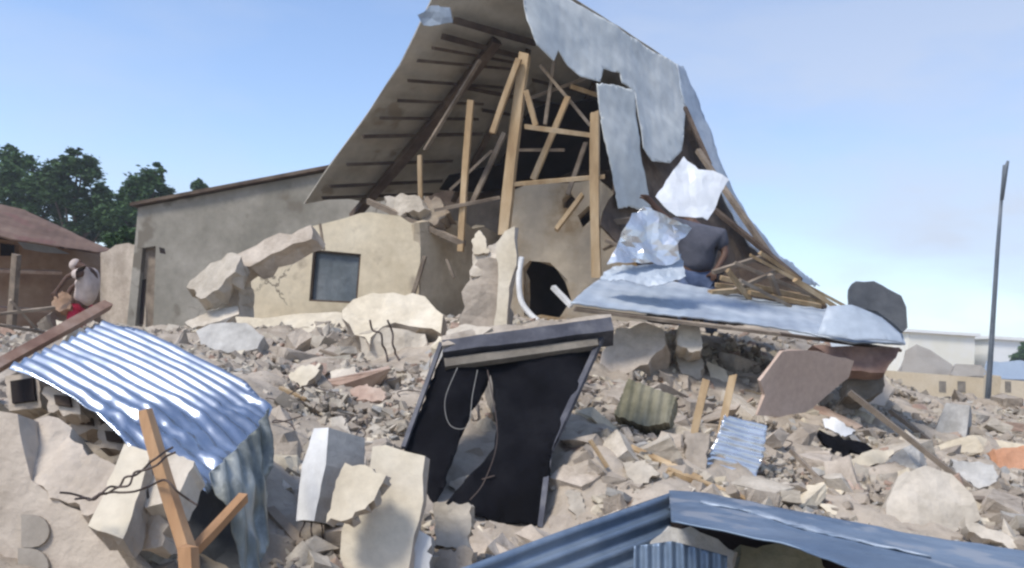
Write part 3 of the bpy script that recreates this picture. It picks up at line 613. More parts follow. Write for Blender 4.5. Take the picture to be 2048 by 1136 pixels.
gp = Plane(fpn.p - fpn.n * .2, fpn.n)
piece('concrete_chunk', 'grey lump in the gap under the blue roof peak', 'concrete chunk', [(1300, 1085), (1340, 1055), (1400, 1065), (1470, 1105), (1450, 1180), (1300, 1180)], 'concrete_cool', d=3.55, th=.1, seed=66, amp=.02)
piece('sandbag', 'olive sandbag in the gap under the blue roof edge', 'sandbag', [(1480, 1090), (1560, 1085), (1640, 1115), (1680, 1200), (1470, 1200)], 'mossy', d=3.6, th=.15, seed=67, amp=.03)
vp = Plane(P(1360, 1110, 3.3), Vector((-.1, -.97, .2)))
o = poly_mesh('corrugated_sheet', [(1268, 1092), (1345, 1082), (1455, 1112), (1450, 1230), (1262, 1230)], vp, .005, 'zinc_blue', None, disp=corr(vp, (1300, 1090), (1300, 1200), .045, .008, .005), res=.012, smooth=True)
tag(o, 'small upright blue ribbed sheet below the shed roof peak', 'metal sheet')

# ------------------------------------------------------------ the collapsed house
H = empty('collapsed_house', P(900, 650, 14), 'half collapsed house with torn metal roof, bare rafters and cream walls', 'house')
cw = vplane((480, 560, 14.2), (835, 560, 13.6))
WIN = [(626, 499), (722, 508), (714, 607), (618, 602)]
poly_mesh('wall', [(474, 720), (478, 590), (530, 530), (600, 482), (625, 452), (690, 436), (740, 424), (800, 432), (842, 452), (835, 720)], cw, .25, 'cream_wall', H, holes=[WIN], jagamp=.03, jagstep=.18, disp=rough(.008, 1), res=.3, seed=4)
wf = poly_mesh('window', [(622, 495), (727, 504), (718, 612), (614, 607)], Plane(cw.p - cw.n * .02, cw.n), .06, 'timber_dark', H, holes=[[(630, 503), (719, 511), (711, 603), (622, 599)]], res=.2)
under(poly_mesh('shutter', [(628, 501), (721, 509), (713, 605), (620, 601)], Plane(cw.p - cw.n * .09, cw.n), .04, 'window_blue', None, res=.1, disp=lambda u, v: .006 * math.sin(u * 40)), wf)
rw = vplane((835, 560, 13.6), (1010, 560, 15.2))
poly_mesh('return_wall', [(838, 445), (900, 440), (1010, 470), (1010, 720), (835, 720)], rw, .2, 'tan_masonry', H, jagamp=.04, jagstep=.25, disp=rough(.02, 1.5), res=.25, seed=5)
poly_mesh('rear_wall', [(850, 455), (900, 420), (960, 405), (1020, 400), (1020, 560), (850, 560)], vplane((850, 500, 15.6), (1020, 500, 15.6)), .1, 'brown_plaster', H, jagamp=.06, jagstep=.3, disp=rough(.05, 1.5), res=.2)
iw = vplane((1010, 500, 14.6), (1215, 500, 14.2))
poly_mesh('inner_wall', [(1005, 470), (1015, 385), (1060, 368), (1200, 362), (1290, 440), (1290, 720), (1005, 720)], iw, .2, 'beige_inner', H, jagamp=.04, jagstep=.3, disp=rough(.05, 1.2), res=.2, seed=6,
          holes=[[(1046, 535), (1060, 522), (1100, 525), (1135, 560), (1142, 600), (1120, 635), (1048, 632)], [(1124, 398), (1140, 385), (1152, 400), (1140, 420), (1126, 415)], [(1155, 430), (1178, 410), (1188, 440), (1165, 455)]])
poly_mesh('room_shade', [(1020, 500), (1290, 380), (1290, 720), (1020, 720)], Plane(iw.p - iw.n * .9, iw.n), .1, 'dark_void', H, res=.5)  # near-black panel added as the shade behind the wall openings
bwp = vplane((840, 400, 17.5), (1500, 500, 17.5)); poly_mesh('back_shade_wall', [(850, 340), (1320, 340), (1560, 520), (1560, 720), (850, 720)], bwp, .1, 'timber_dark', H, res=1)  # dark wall added to fill the gap with interior shade
# roof: back slope seen from below
rb = plane3((900, -30, 13.0), (610, 405, 15.6), (1380, 150, 17.2))
poly_mesh('back_roof', [(892, -60), (1060, -60), (1370, 140), (1390, 420), (1240, 440), (1000, 425), (900, 380), (830, 395), (735, 405), (700, 398), (655, 400), (608, 408), (650, 345), (720, 250), (800, 130)], rb, .02, 'roof_underside', H,
          disp=corr(rb, (900, -30), (1380, 150), .35, .004, .004, .7, 2), res=.12, jagamp=.006, jagstep=.4)
poly_mesh('ridge_flap', [(835, 30), (860, 12), (900, 15), (905, 45), (860, 52), (845, 50)], Plane(P(870, 30, 12.9), Vector((-.2, -.9, -.3))), .02, 'blue_roof_far', H, disp=rough(.05, 3), res=.08, jagamp=.01)
cl = Plane(rb.p, rb.n)
def onrb(px, py, off=.13): return rb.hit(px, py) + rb.n * off
for i, (a, b, w) in enumerate((((905, 30), (1060, 75), .10), ((880, 62), (1050, 108), .09), ((830, 110), (1040, 130), .05), ((790, 190), (960, 198), .05), ((722, 262), (960, 258), .06), ((688, 318), (900, 312), .05), ((655, 362), (880, 352), .05), ((925, 165), (1180, 215), .07), ((960, 210), (1200, 250), .06), ((1060, 150), (1200, 185), .06), ((900, 350), (1040, 330), .05), ((755, 225), (950, 228), .05), ((860, 85), (1040, 118), .05), ((640, 385), (860, 378), .05), ((810, 150), (1000, 165), .05))):
    beam('purlin', onrb(*a), onrb(*b), w, w, 'timber_dark', H, seed=i, bend=.004)
for i, (a, b, w) in enumerate((((985, 70), (702, 420), .15), ((1048, 90), (900, 390), .10), ((1185, 150), (1050, 390), .10))):
    beam('rafter', onrb(*a, .16), onrb(*b, .16), w, w, 'timber_dark', H, seed=30 + i, bend=-.01)
poly_mesh('roof_shade', [(1058, 225), (1100, 205), (1200, 205), (1290, 215), (1300, 430), (1215, 440), (1040, 372), (950, 385), (880, 380), (900, 352), (1000, 330)], Plane(onrb(1150, 300, .35), rb.n), .03, 'dark_void', H, res=.3, jagamp=.05)  # near-black sheet added to stand in for shade under the roof
PT = [((1050, 108, 13.3), (1008, 470, 13.3), 24, 'timber'), ((1190, 225, 13.1), (1193, 552, 13.1), 20, 'timber'), ((942, 200, 13.7), (921, 505, 13.7), 14, 'timber'), ((840, 310, 14.0), (842, 405, 14.0), 10, 'timber'),
      ((1038, 118, 13.2), (985, 266, 13.2), 13, 'timber')]
for i, (a, b, w, m) in enumerate(PT): pbeam('post', a, b, w, m, H, seed=50 + i, bend=.006)
BR = [((1052, 180, 13.2), (1072, 252, 13.2), 12), ((1050, 253, 13.2), (1192, 272, 13.15), 13), ((1010, 370, 13.3), (1210, 353, 13.1), 12), ((1136, 195, 13.6), (1066, 360, 13.6), 13), ((1008, 268, 14), (945, 405, 14), 11),
      ((1172, 285, 14), (1135, 390, 14), 10), ((1165, 390, 13.7), (1112, 460, 13.7), 12), ((735, 402, 14.0), (930, 488, 13.7), 15), ((1140, 172, 14), (1200, 192, 14), 13), ((1050, 200, 14), (1190, 150, 14.2), 9), ((850, 512, 13.5), (826, 590, 13.5), 9), ((893, 518, 13.3), (908, 556, 13.3), 6),
      ((1200, 445, 13.4), (1300, 438, 13.4), 16), ((1210, 480, 13), (1300, 520, 13), 10), ((640, 448, 13.6), (648, 500, 13.6), 5), ((960, 120, 13.8), (850, 300, 14.2), 8), ((1080, 130, 13.8), (1180, 250, 13.6), 8), ((900, 380, 14), (985, 300, 13.9), 8), ((1020, 300, 13.8), (1130, 300, 13.6), 8), ((870, 420, 13.7), (1000, 395, 13.6), 9), ((1110, 110, 14), (1090, 250, 13.8), 8), ((1205, 500, 13.4), (1300, 455, 13.4), 9)]
for i, (a, b, w) in enumerate(BR): pbeam('brace', a, b, w, 'timber' if i in (0, 1, 2, 3, 6, 8) else 'timber_grey', H, seed=80 + i)
# front slope, torn
rf = plane3((1040, -20, 12.8), (1360, 130, 16.6), (1290, 410, 13.6))
rib = corr(rf, (1240, 70), (1235, 300), .19, .0015, .03, .8, 3)
bulge = lambda u, v: rib(u, v) + .05 * fbm(u, v, .9, 5)
poly_mesh('front_roof', [(1038, -60), (1090, -40), (1240, 62), (1356, 130), (1374, 200), (1366, 300), (1340, 326), (1306, 322), (1284, 296), (1276, 240), (1268, 182), (1242, 166), (1238, 146), (1205, 138), (1200, 164), (1165, 152), (1138, 128), (1118, 100), (1108, 122), (1070, 92), (1052, 40)], rf, .008, 'roof_sheet', H, disp=bulge, res=.06, smooth=True)
rf2 = Plane(rf.p + rf.n * .12, rf.n + Vector((.1, -.15, -.1)))
poly_mesh('roof_panel', [(1194, 166), (1225, 170), (1266, 182), (1272, 240), (1278, 300), (1304, 412), (1285, 422), (1262, 412), (1236, 418), (1220, 340), (1204, 250)], rf2, .008, 'roof_sheet', H, disp=bulge, res=.06, smooth=True, jagamp=.01)
poly_mesh('verge', [(1352, 128), (1366, 132), (1398, 200), (1428, 290), (1462, 372), (1500, 440), (1560, 510), (1640, 572), (1600, 568), (1540, 520), (1500, 492), (1470, 440), (1442, 380), (1420, 330), (1388, 250), (1368, 205)], rf, .02, 'zinc_grey', H, disp=rough(.04, 1.5), res=.1, smooth=True, jagamp=.02)
rf3 = Plane(rf.p - rf.n * .3, rf.n)
poly_mesh('underlay', [(1270, 200), (1362, 150), (1420, 310), (1500, 470), (1580, 545), (1440, 575), (1300, 560), (1200, 450), (1215, 400)], rf3, .03, 'timber_dark', H, disp=rough(.08, 1.5), res=.2, jagamp=.05, seed=8)
for i, (a, b, w, m) in enumerate((((1370, 215, 13.8), (1420, 330, 12.9), 9, 'timber_dark'), ((1395, 300, 13), (1560, 540, 11.8), 13, 'timber_grey'), ((1430, 420, 12.6), (1600, 560, 11.5), 12, 'timber_dark'))): pbeam('batten', a, b, w, m, H, seed=100 + i)
wire('door_arch', [(1043, 515, 13.4), (1038, 555, 13.3), (1042, 600, 13.2), (1060, 628, 13.1), (1080, 645, 13.0)], .045, 'white_paint', H)
pbeam('door_bar', (1106, 574, 13.2), (1142, 611, 13.0), 12, 'white_paint', H)
# chunks of masonry still on the wall head
for i, ol in enumerate(([(770, 395), (800, 385), (838, 392), (850, 418), (800, 432), (775, 425)], [(845, 400), (880, 396), (900, 425), (868, 450), (848, 440)])):
    q = Plane(P(sum(p[0] for p in ol) / len(ol), 410, 13.9), Vector((-.3, -.85, .4))); slab_lump('masonry', ol, q, .3, 'concrete_pale' if i == 0 else 'brown_plaster', H, seed=70 + i, amp=.06, s=3, jagamp=.03)

# fallen grey roof and its battens
gr = plane3((1145, 603, 9.0), (1800, 688, 9.2), (1400, 572, 11.0))
R2 = empty('fallen_roof', gr.hit(1450, 650), 'flat fallen grey roof panel stretching right from the house front', 'fallen roof')
poly_mesh('sheet', [(1142, 602), (1168, 580), (1205, 556), (1330, 560), (1420, 578), (1560, 604), (1645, 618), (1700, 612), (1755, 636), (1800, 660), (1812, 684), (1700, 684), (1665, 676), (1610, 662), (1540, 650), (1440, 640), (1260, 618)], gr, .02, 'zinc_grey', R2, disp=corr(gr, (1300, 575), (1280, 618), .18, .004, .02, 1.2, 2), res=.06, smooth=True)
pbeam('edge_board', (1150, 618, 9.05), (1560, 668, 9.1), 15, 'timber_grey', R2, seed=2, flat=.5); pbeam('edge_board', (1560, 668, 9.1), (1800, 700, 9.15), 13, 'timber_dark', R2, seed=3, flat=.5)
under(poly_mesh('curled_sheet', [(1655, 612), (1700, 615), (1760, 640), (1800, 668), (1806, 688), (1710, 684), (1640, 660)], Plane(P(1740, 655, 8.9), Vector((.1, -.7, .6))), .008, 'zinc_grey', None, disp=lambda u, v: .10 * math.cos(u * 3.0) - .05, res=.08, smooth=True), R2)
CLEAR.append(([(1142, 560), (1810, 600), (1810, 690), (1142, 640)], 20))
rngb = random.Random(12)
BT = [((1425, 545), (1530, 512)), ((1430, 570), (1600, 590)), ((1440, 555), (1650, 605)), ((1470, 525), (1640, 598)), ((1500, 510), (1690, 612)), ((1520, 505), (1600, 560)), ((1445, 590), (1560, 540)), ((1420, 585), (1520, 578)), ((1500, 585), (1640, 612)), ((1540, 548), (1560, 600)), ((1455, 540), (1500, 600)), ((1590, 560), (1680, 620)), ((1480, 560), (1580, 612))]
for i, (a, b) in enumerate(BT):
    d = 10.9 - .05 * i; tag(pbeam('roof_batten', (*a, d), (*b, d + .2), rngb.uniform(9, 14), 'timber' if i % 3 else 'timber_grey', seed=120 + i), ('long ' if b[0] - a[0] > 120 else 'short ') + ('brown' if i % 3 else 'grey') + ' batten ' + ('rising right' if b[1] < a[1] - 8 else 'nearly level' if abs(b[1] - a[1]) < 26 else 'dropping right') + (' at the left of' if a[0] < 1450 else ' in') + ' the tangle left of the dark mattress', 'timber batten', 'tangled battens on the fallen roof')
piece('thatch_pile', 'brown straw like debris under the tangled battens', 'debris pile', [(1425, 592), (1440, 545), (1500, 520), (1560, 545), (1640, 590), (1660, 618), (1560, 612), (1440, 600)], 'timber_dark', d=11.3, th=.3, seed=80, amp=.08, s=3, clear=False)
# white and foil sheets
wp = plane3((1365, 318, 9.9), (1455, 365, 9.8), (1310, 395, 9.6))
o = poly_mesh('metal_sheet', [(1366, 316), (1395, 342), (1425, 345), (1457, 362), (1440, 388), (1432, 412), (1414, 442), (1404, 436), (1352, 434), (1310, 396), (1332, 362)], wp, .01, 'zinc_white', None, disp=lambda u, v: .05 * abs(fbm(u, v, 1.2, 2)) + .012 * abs(math.sin(u * 11)), res=.07, jagamp=.008)
tag(o, 'bright white crumpled metal sheet held up by the dark shirted person', 'metal sheet')
fo = plane3((1270, 425, 9.6), (1380, 455, 9.7), (1210, 535, 9.4))
o = poly_mesh('metal_sheet', [(1262, 428), (1285, 416), (1318, 426), (1382, 458), (1350, 490), (1358, 520), (1330, 532), (1300, 526), (1212, 530), (1240, 475)], fo, .008, 'foil', None, disp=lambda u, v: .11 * abs(fbm(u, v, 1.6, 3)) + .03 * abs(math.sin(u * 9 + v * 5)), res=.06, jagamp=.012)
tag(o, 'crumpled shiny foil like sheet left of the dark shirted person', 'metal sheet')
fo2 = plane3((1205, 545, 9.5), (1360, 530, 9.6), (1300, 562, 9.3))
o = poly_mesh('metal_sheet', [(1200, 552), (1225, 535), (1300, 528), (1362, 512), (1372, 548), (1330, 568), (1250, 566)], fo2, .008, 'zinc_grey', None, disp=lambda u, v: .06 * fbm(u, v, 3.2, 6), res=.04, jagamp=.01)
tag(o, 'dull crumpled sheet lying under the foil like sheet', 'metal sheet')
# black curled sheet at the right end of the fallen roof
bc = Plane(P(1760, 610, 9.6), Vector((-.2, -.95, .2)))
o = poly_mesh('curled_sheet', [(1703, 568), (1712, 562), (1748, 562), (1775, 578), (1802, 592), (1812, 615), (1815, 655), (1806, 664), (1785, 645), (1755, 622), (1720, 615), (1704, 612)], bc, .25, 'charcoal', None, disp=rough(.03, 1.5), jagamp=.004, res=.08, smooth=False)
tag(o, 'dark charcoal foam mattress curled over the end of the fallen roof', 'mattress'); o.name = 'mattress'
bpy.context.view_layer.update()

# broken beam stepping down from the cream wall
E = empty('concrete_beam', P(480, 640, 12.6), 'broken ring beam slanting from the cream wall down over the grey building', 'concrete beam')
for i, (ol, m) in enumerate((([(370, 572), (400, 545), (455, 508), (482, 512), (472, 545), (435, 578), (402, 598)], 'concrete_pale'), ([(470, 512), (530, 480), (600, 460), (622, 450), (622, 476), (560, 500), (520, 524), (474, 545)], 'concrete'))):
    slab_lump('beam_piece', ol, Plane(P(ol[0][0] + 40, 530, 12.9), Vector((-.35, -.8, .5))), .3, m, E, seed=90 + i, amp=.04, s=3, jagamp=.03)
slab_lump('stub', [(440, 578), (474, 545), (482, 648), (440, 648)], Plane(P(460, 600, 13.1), Vector((-.5, -.86, .05))), .3, 'concrete_pale', E, seed=93, amp=.02)
piece('concrete_slab', 'thin pale slab strip at the foot of the broken ring beam', 'concrete slab', [(370, 645), (420, 622), (474, 612), (478, 628), (430, 645), (385, 656)], 'concrete_pale', d=12.6, th=.1, n=up, seed=94, clear=False)

# ------------------------------------------------------------ grey building at the left
G = empty('grey_building', P(450, 660, 16), 'long low grey rendered building with dark thin roof edge behind the cream wall', 'building')
gw = vplane((276, 500, 19.0), (760, 480, 17.8))
DOOR = [(276, 498), (312, 492), (306, 658), (268, 660)]
poly_mesh('wall', [(276, 415), (480, 376), (665, 342), (900, 300), (900, 720), (250, 700)], gw, .3, 'grey_render', G, holes=[DOOR], disp=rough(.02, .8), res=.4)
poly_mesh('door', DOOR, Plane(gw.p - gw.n * .12, gw.n), .05, 'timber_grey', G, res=.3)
poly_mesh('door_gap', [(284, 560), (291, 558), (286, 648), (279, 648)], Plane(gw.p - gw.n * .10, gw.n), .03, 'dark_void', G, res=.3)
poly_mesh('vent', [(318, 494), (329, 497), (331, 508), (320, 506)], Plane(gw.p + gw.n * .01, gw.n), .03, 'dark_void', G, res=.3)
a, b = gw.hit(268, 414), gw.hit(900, 295); back = -gw.n * 5
V = [a + gw.n * .15, b + gw.n * .15, b + back, a + back]; V = V + [v + Vector((0, 0, .07)) for v in V]
mesh('roof', V, [[0, 1, 2, 3], [7, 6, 5, 4], [0, 4, 5, 1], [1, 5, 6, 2], [2, 6, 7, 3], [3, 7, 4, 0]], 'timber_dark', G)
a0 = gw.hit(276, 420); a0.z = 0; a1 = gw.hit(276, 420)
V = [a0, a0 + back, Vector(a1 + back), a1]; V = V + [v + gw.u * (.2 if gw.u.x > 0 else -.2) for v in V]
mesh('side_wall', V, [[0, 1, 2, 3], [7, 6, 5, 4], [0, 4, 5, 1], [1, 5, 6, 2], [2, 6, 7, 3], [3, 7, 4, 0]], 'grey_render', G)
# low compound wall between
lw = vplane((205, 500, 20), (285, 500, 19.2))
o = poly_mesh('yard_wall', [(200, 505), (232, 490), (290, 488), (290, 720), (200, 720)], lw, .2, 'concrete', None, disp=rough(.02, 1), jagamp=.03, jagstep=.3, res=.3); tag(o, 'grey yard wall between the rust roofed house and the grey building', 'wall')

# rust roofed house
RH = empty('rusty_roof_house', P(60, 660, 21), 'old brown walled house under a rusty red metal roof at the left edge', 'house')
hw = vplane((-60, 560, 19), (210, 560, 21.5))
poly_mesh('wall', [(-150, 480), (0, 478), (212, 505), (212, 720), (-150, 720)], hw, .25, 'brown_wall', RH, disp=rough(.03, .8), res=.4, holes=[[(0, 484), (40, 490), (40, 512), (0, 512)]])
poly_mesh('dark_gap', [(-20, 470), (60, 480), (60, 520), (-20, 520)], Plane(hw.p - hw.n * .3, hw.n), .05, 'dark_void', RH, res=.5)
rr = plane3((-60, 455, 18.3), (222, 500, 20.8), (0, 408, 21.5))
poly_mesh('roof', [(-200, 380), (0, 408), (50, 420), (115, 450), (180, 482), (226, 500), (195, 506), (110, 492), (30, 478), (0, 470), (-200, 440)], rr, .04, 'rust_roof', RH, disp=corr(rr, (60, 430), (30, 475), .2, .002, .02, 1, 2), res=.07, smooth=True)
poly_mesh('fascia', [(35, 482), (110, 495), (140, 508), (90, 505), (50, 498)], Plane(hw.p + hw.n * .3, hw.n), .03, 'zinc_grey', RH, res=.2)
pbeam('ledge', (-40, 540, 18.6), (120, 545, 20), 10, 'pink_brick', RH); pbeam('ledge', (-40, 615, 18.4), (100, 622, 19.8), 10, 'pink_brick', RH, seed=2)
o = pbeam('wall_post', (33, 510, 17), (22, 660, 17), 17, 'timber_grey', seed=7); tag(o, 'grey post standing before the brown wall at the left', 'post')
for i, (a, b, lb) in enumerate((((0, 628), (110, 615), 'nearly level thin stick at the left edge, upper one'), ((0, 650), (90, 665), 'thin stick at the left edge, lower one'), ((20, 600), (75, 660), 'slanting stick left of the bending person'), ((60, 690), (150, 655), 'stick beside the brown pole end'))):
    tag(pbeam('stick', (*a, 12.5), (*b, 12.8), 8, 'timber_grey', seed=140 + i), lb, 'stick', 'sticks by the left edge')

# ------------------------------------------------------------ right distance
FE = empty('compound_wall', P(1900, 760, 42), 'long tan compound wall across the right distance', 'wall')
fw = vplane((1740, 740, 42), (2048, 764, 40))
poly_mesh('wall', [(1700, 735), (1790, 742), (2048, 762), (2500, 800), (2500, 900), (1700, 880)], fw, .3, 'fence_tan', FE, res=2)
for x, w in ((1878, 14), (1915, 16), (2010, 12)):
    poly_mesh('opening', [(x, 762), (x + w, 763), (x + w, 785), (x, 784)], Plane(fw.p + fw.n * .02, fw.n), .04, 'concrete_dark', FE, res=.5)
def far_house(label, px0, px1, ytop, d, wall, roof, rooftop=8, slope=.065):
    e = empty('far_building', P((px0 + px1) / 2, ytop + 60, d), label, 'building', 'pale buildings on the horizon')
    a = P(px0, ytop, d); b = P(px1, ytop + (px1 - px0) * slope, d); dep = 10
    mb = MB(); top = (a.z + b.z) / 2; c = Vector(((a.x + b.x) / 2, (a.y + b.y) / 2 + dep / 2, top / 2)); ang = math.atan2(b.y - a.y, b.x - a.x)
    mb.add(box_vf(c, ((b - a).length, dep, top), ang)); mb.build('wall', wall, e)
    rb_ = MB().add(box_vf(Vector((c.x, c.y, top + .15)), ((b - a).length + .8, dep + .8, .3), ang)); rb_.build('roof', roof, e)
    n = 0; u = (b - a).normalized(); nn = Vector((u.y, -u.x, 0))
    for i in range(n):
        w = MB().add(box_vf(a.lerp(b, (i + .5) / n) - Vector((0, 0, 1.8)) + nn * .02, (1.0, .12, 1.1), ang)); w.build('window', 'far_roof' if i % 3 == 0 else 'far_white', e)
far_house('long bright cream building on the horizon behind the fallen roof end', 1818, 1950, 664, 95, 'far_cream', 'far_white')
far_house('bright white building on the horizon right of the thin pole', 1985, 2120, 678, 95, 'far_white', 'far_white')
hp = plane3((1820, 690, 34), (1905, 735, 34), (1840, 682, 38))
for i, (pts, m, lb) in enumerate((([(1795, 748), (1812, 700), (1832, 690), (1860, 700), (1905, 728), (1915, 750)], 'far_roof', 'grey hut roof right of the fallen roof end'), ([(1900, 748), (1912, 726), (1960, 732), (1985, 756)], 'far_roof', 'low grey hut roof left of the thin pole'), ([(1968, 752), (1975, 720), (2060, 724), (2200, 738), (2200, 775)], 'blue_roof_far', 'blue metal roof at the right edge'))):
    pl = Plane(P(pts[0][0] + 40, 730, 52), Vector((0, -.8, .6)))
    e = empty('hut', P(pts[0][0] + 50, 790, 52), lb, 'hut')
    poly_mesh('roof', pts, pl, .2, m, e, res=1, disp=rough(.2, .6), jagamp=.06, jagstep=.8)
    a, b = pl.hit(*pts[0]), pl.hit(*pts[-1]); c = (a + b) / 2
    MB().add(box_vf(Vector((c.x, c.y + 1.7, c.z / 2)), ((b - a).length * .9, 3, c.z), math.atan2(b.y - a.y, b.x - a.x))).build('wall', 'brown_wall', e)
pe = empty('light_pole', P(1972, 860, 24), 'tall thin grey pole standing alone at the right', 'pole')
V, F = tube_vf([P(1970, 880, 24), P(1982, 700, 24), P(1995, 500, 24), P(2008, 330, 24)], [.085, .07, .055, .035], 8); mesh('shaft', V, F, 'pole_grey', pe, True)
V, F = tube_vf([P(2004, 400, 23.9), P(2012, 335, 23.9), P(2016, 322, 23.9)], [.045, .06, .035], 8); mesh('lamp_head', V, F, 'pole_grey', pe, True)
o = tag(pbeam('gate_post', (1985, 752, 26), (1978, 860, 26), 30, 'fence_tan'), 'tan masonry pier at the foot of the thin pole', 'pier')

# ------------------------------------------------------------ trees
def tree(label, blobs, d, nleaf, seed, leaf=.26, name='tree', m='foliage', group=None):
    rng = random.Random(seed); base = P(blobs[0][0], 640, d); base.z = 0
    e = empty(name, base, label, 'tree', group)
    c0 = P(blobs[0][0], blobs[0][1], d); mb = MB()
    mb.add(tube_vf([base, base.lerp(c0, .5) + Vector((.15, 0, 0)), c0], [.28, .2, .08], 8))
    for bx, by, r in blobs:
        q = P(bx, by, d); st = base.lerp(c0, rng.uniform(.35, .7)); mb.add(tube_vf([st, st.lerp(q, .5) + Vector((0, 0, .2)), q], [.11, .07, .03], 6))
    mb.build('trunk', 'bark', e)
    V, F = [], []; tot = sum(b[2] ** 2 for b in blobs)
    for bx, by, r in blobs:
        R = r * d / FPX; c = P(bx, by, d) + Vector((0, rng.uniform(-1, 1) * R * .6, 0))
        ncl = max(6, int(34 * r * r / tot * 4)); n = int(nleaf * r * r / tot)
        for k in range(ncl):
            w = Vector((rng.gauss(0, 1), rng.gauss(0, 1), rng.gauss(0, 1))).normalized() * R * rng.uniform(.35, 1.0) ** .7
            cc = c + w; cr = R * rng.uniform(.16, .36)
            for j in range(max(4, n // ncl)):
                p = cc + Vector((rng.gauss(0, .5), rng.gauss(0, .5), rng.gauss(0, .42))) * cr
                a = Vector((rng.uniform(-1, 1), rng.uniform(-1, 1), rng.uniform(-.7, .7))).normalized(); u, v, _ = ortho(a + (p - c).normalized() * .7); s = leaf * rng.uniform(.5, 1.1)
                o = len(V); V += [p - u * s * .5, p - v * s * .22, p + u * s * .5, p + v * s * .22]; F.append([o, o + 1, o + 2, o + 3])
    me = bpy.data.meshes.new('crown'); me.from_pydata([tuple(v) for v in V], [], F); me.materials.append(MATS[m]); put('crown', me, e)
TG = 'dense green trees behind the houses at the left'
tree('dark bushy tree at the left edge above the rusty roof', [(20, 370, 62), (20, 312, 26), (75, 345, 48), (60, 415, 55), (-50, 360, 70), (110, 400, 60), (60, 450, 60), (20, 440, 50)], 46, 26000, 1, group=TG)
tree('tall bushy tree in the middle of the green group', [(150, 370, 55), (165, 325, 30), (125, 330, 28), (180, 400, 42), (140, 440, 50), (190, 450, 40), (155, 303, 9), (215, 440, 45), (100, 370, 45), (205, 390, 30)], 44, 24000, 2, group=TG)
tree('rounder tree nearest the grey building', [(290, 385, 46), (312, 345, 24), (262, 385, 32), (250, 440, 42), (310, 400, 30), (240, 480, 35), (235, 420, 30)], 42, 20000, 3, group=TG)
tree('tree top just peeping over the grey building roof', [(397, 372, 13), (408, 376, 8)], 50, 1200, 4, group=TG)
tree('dark tree at the right edge of the horizon', [(2045, 715, 14), (2075, 710, 26), (2030, 722, 7)], 80, 4000, 5, leaf=.5)
tree('small bush behind the yard wall', [(235, 485, 22), (262, 475, 20)], 24, 3000, 6, leaf=.16, name='bush')
for o in S.objects:
    if o.name.startswith('bush'): o['category'] = 'bush'

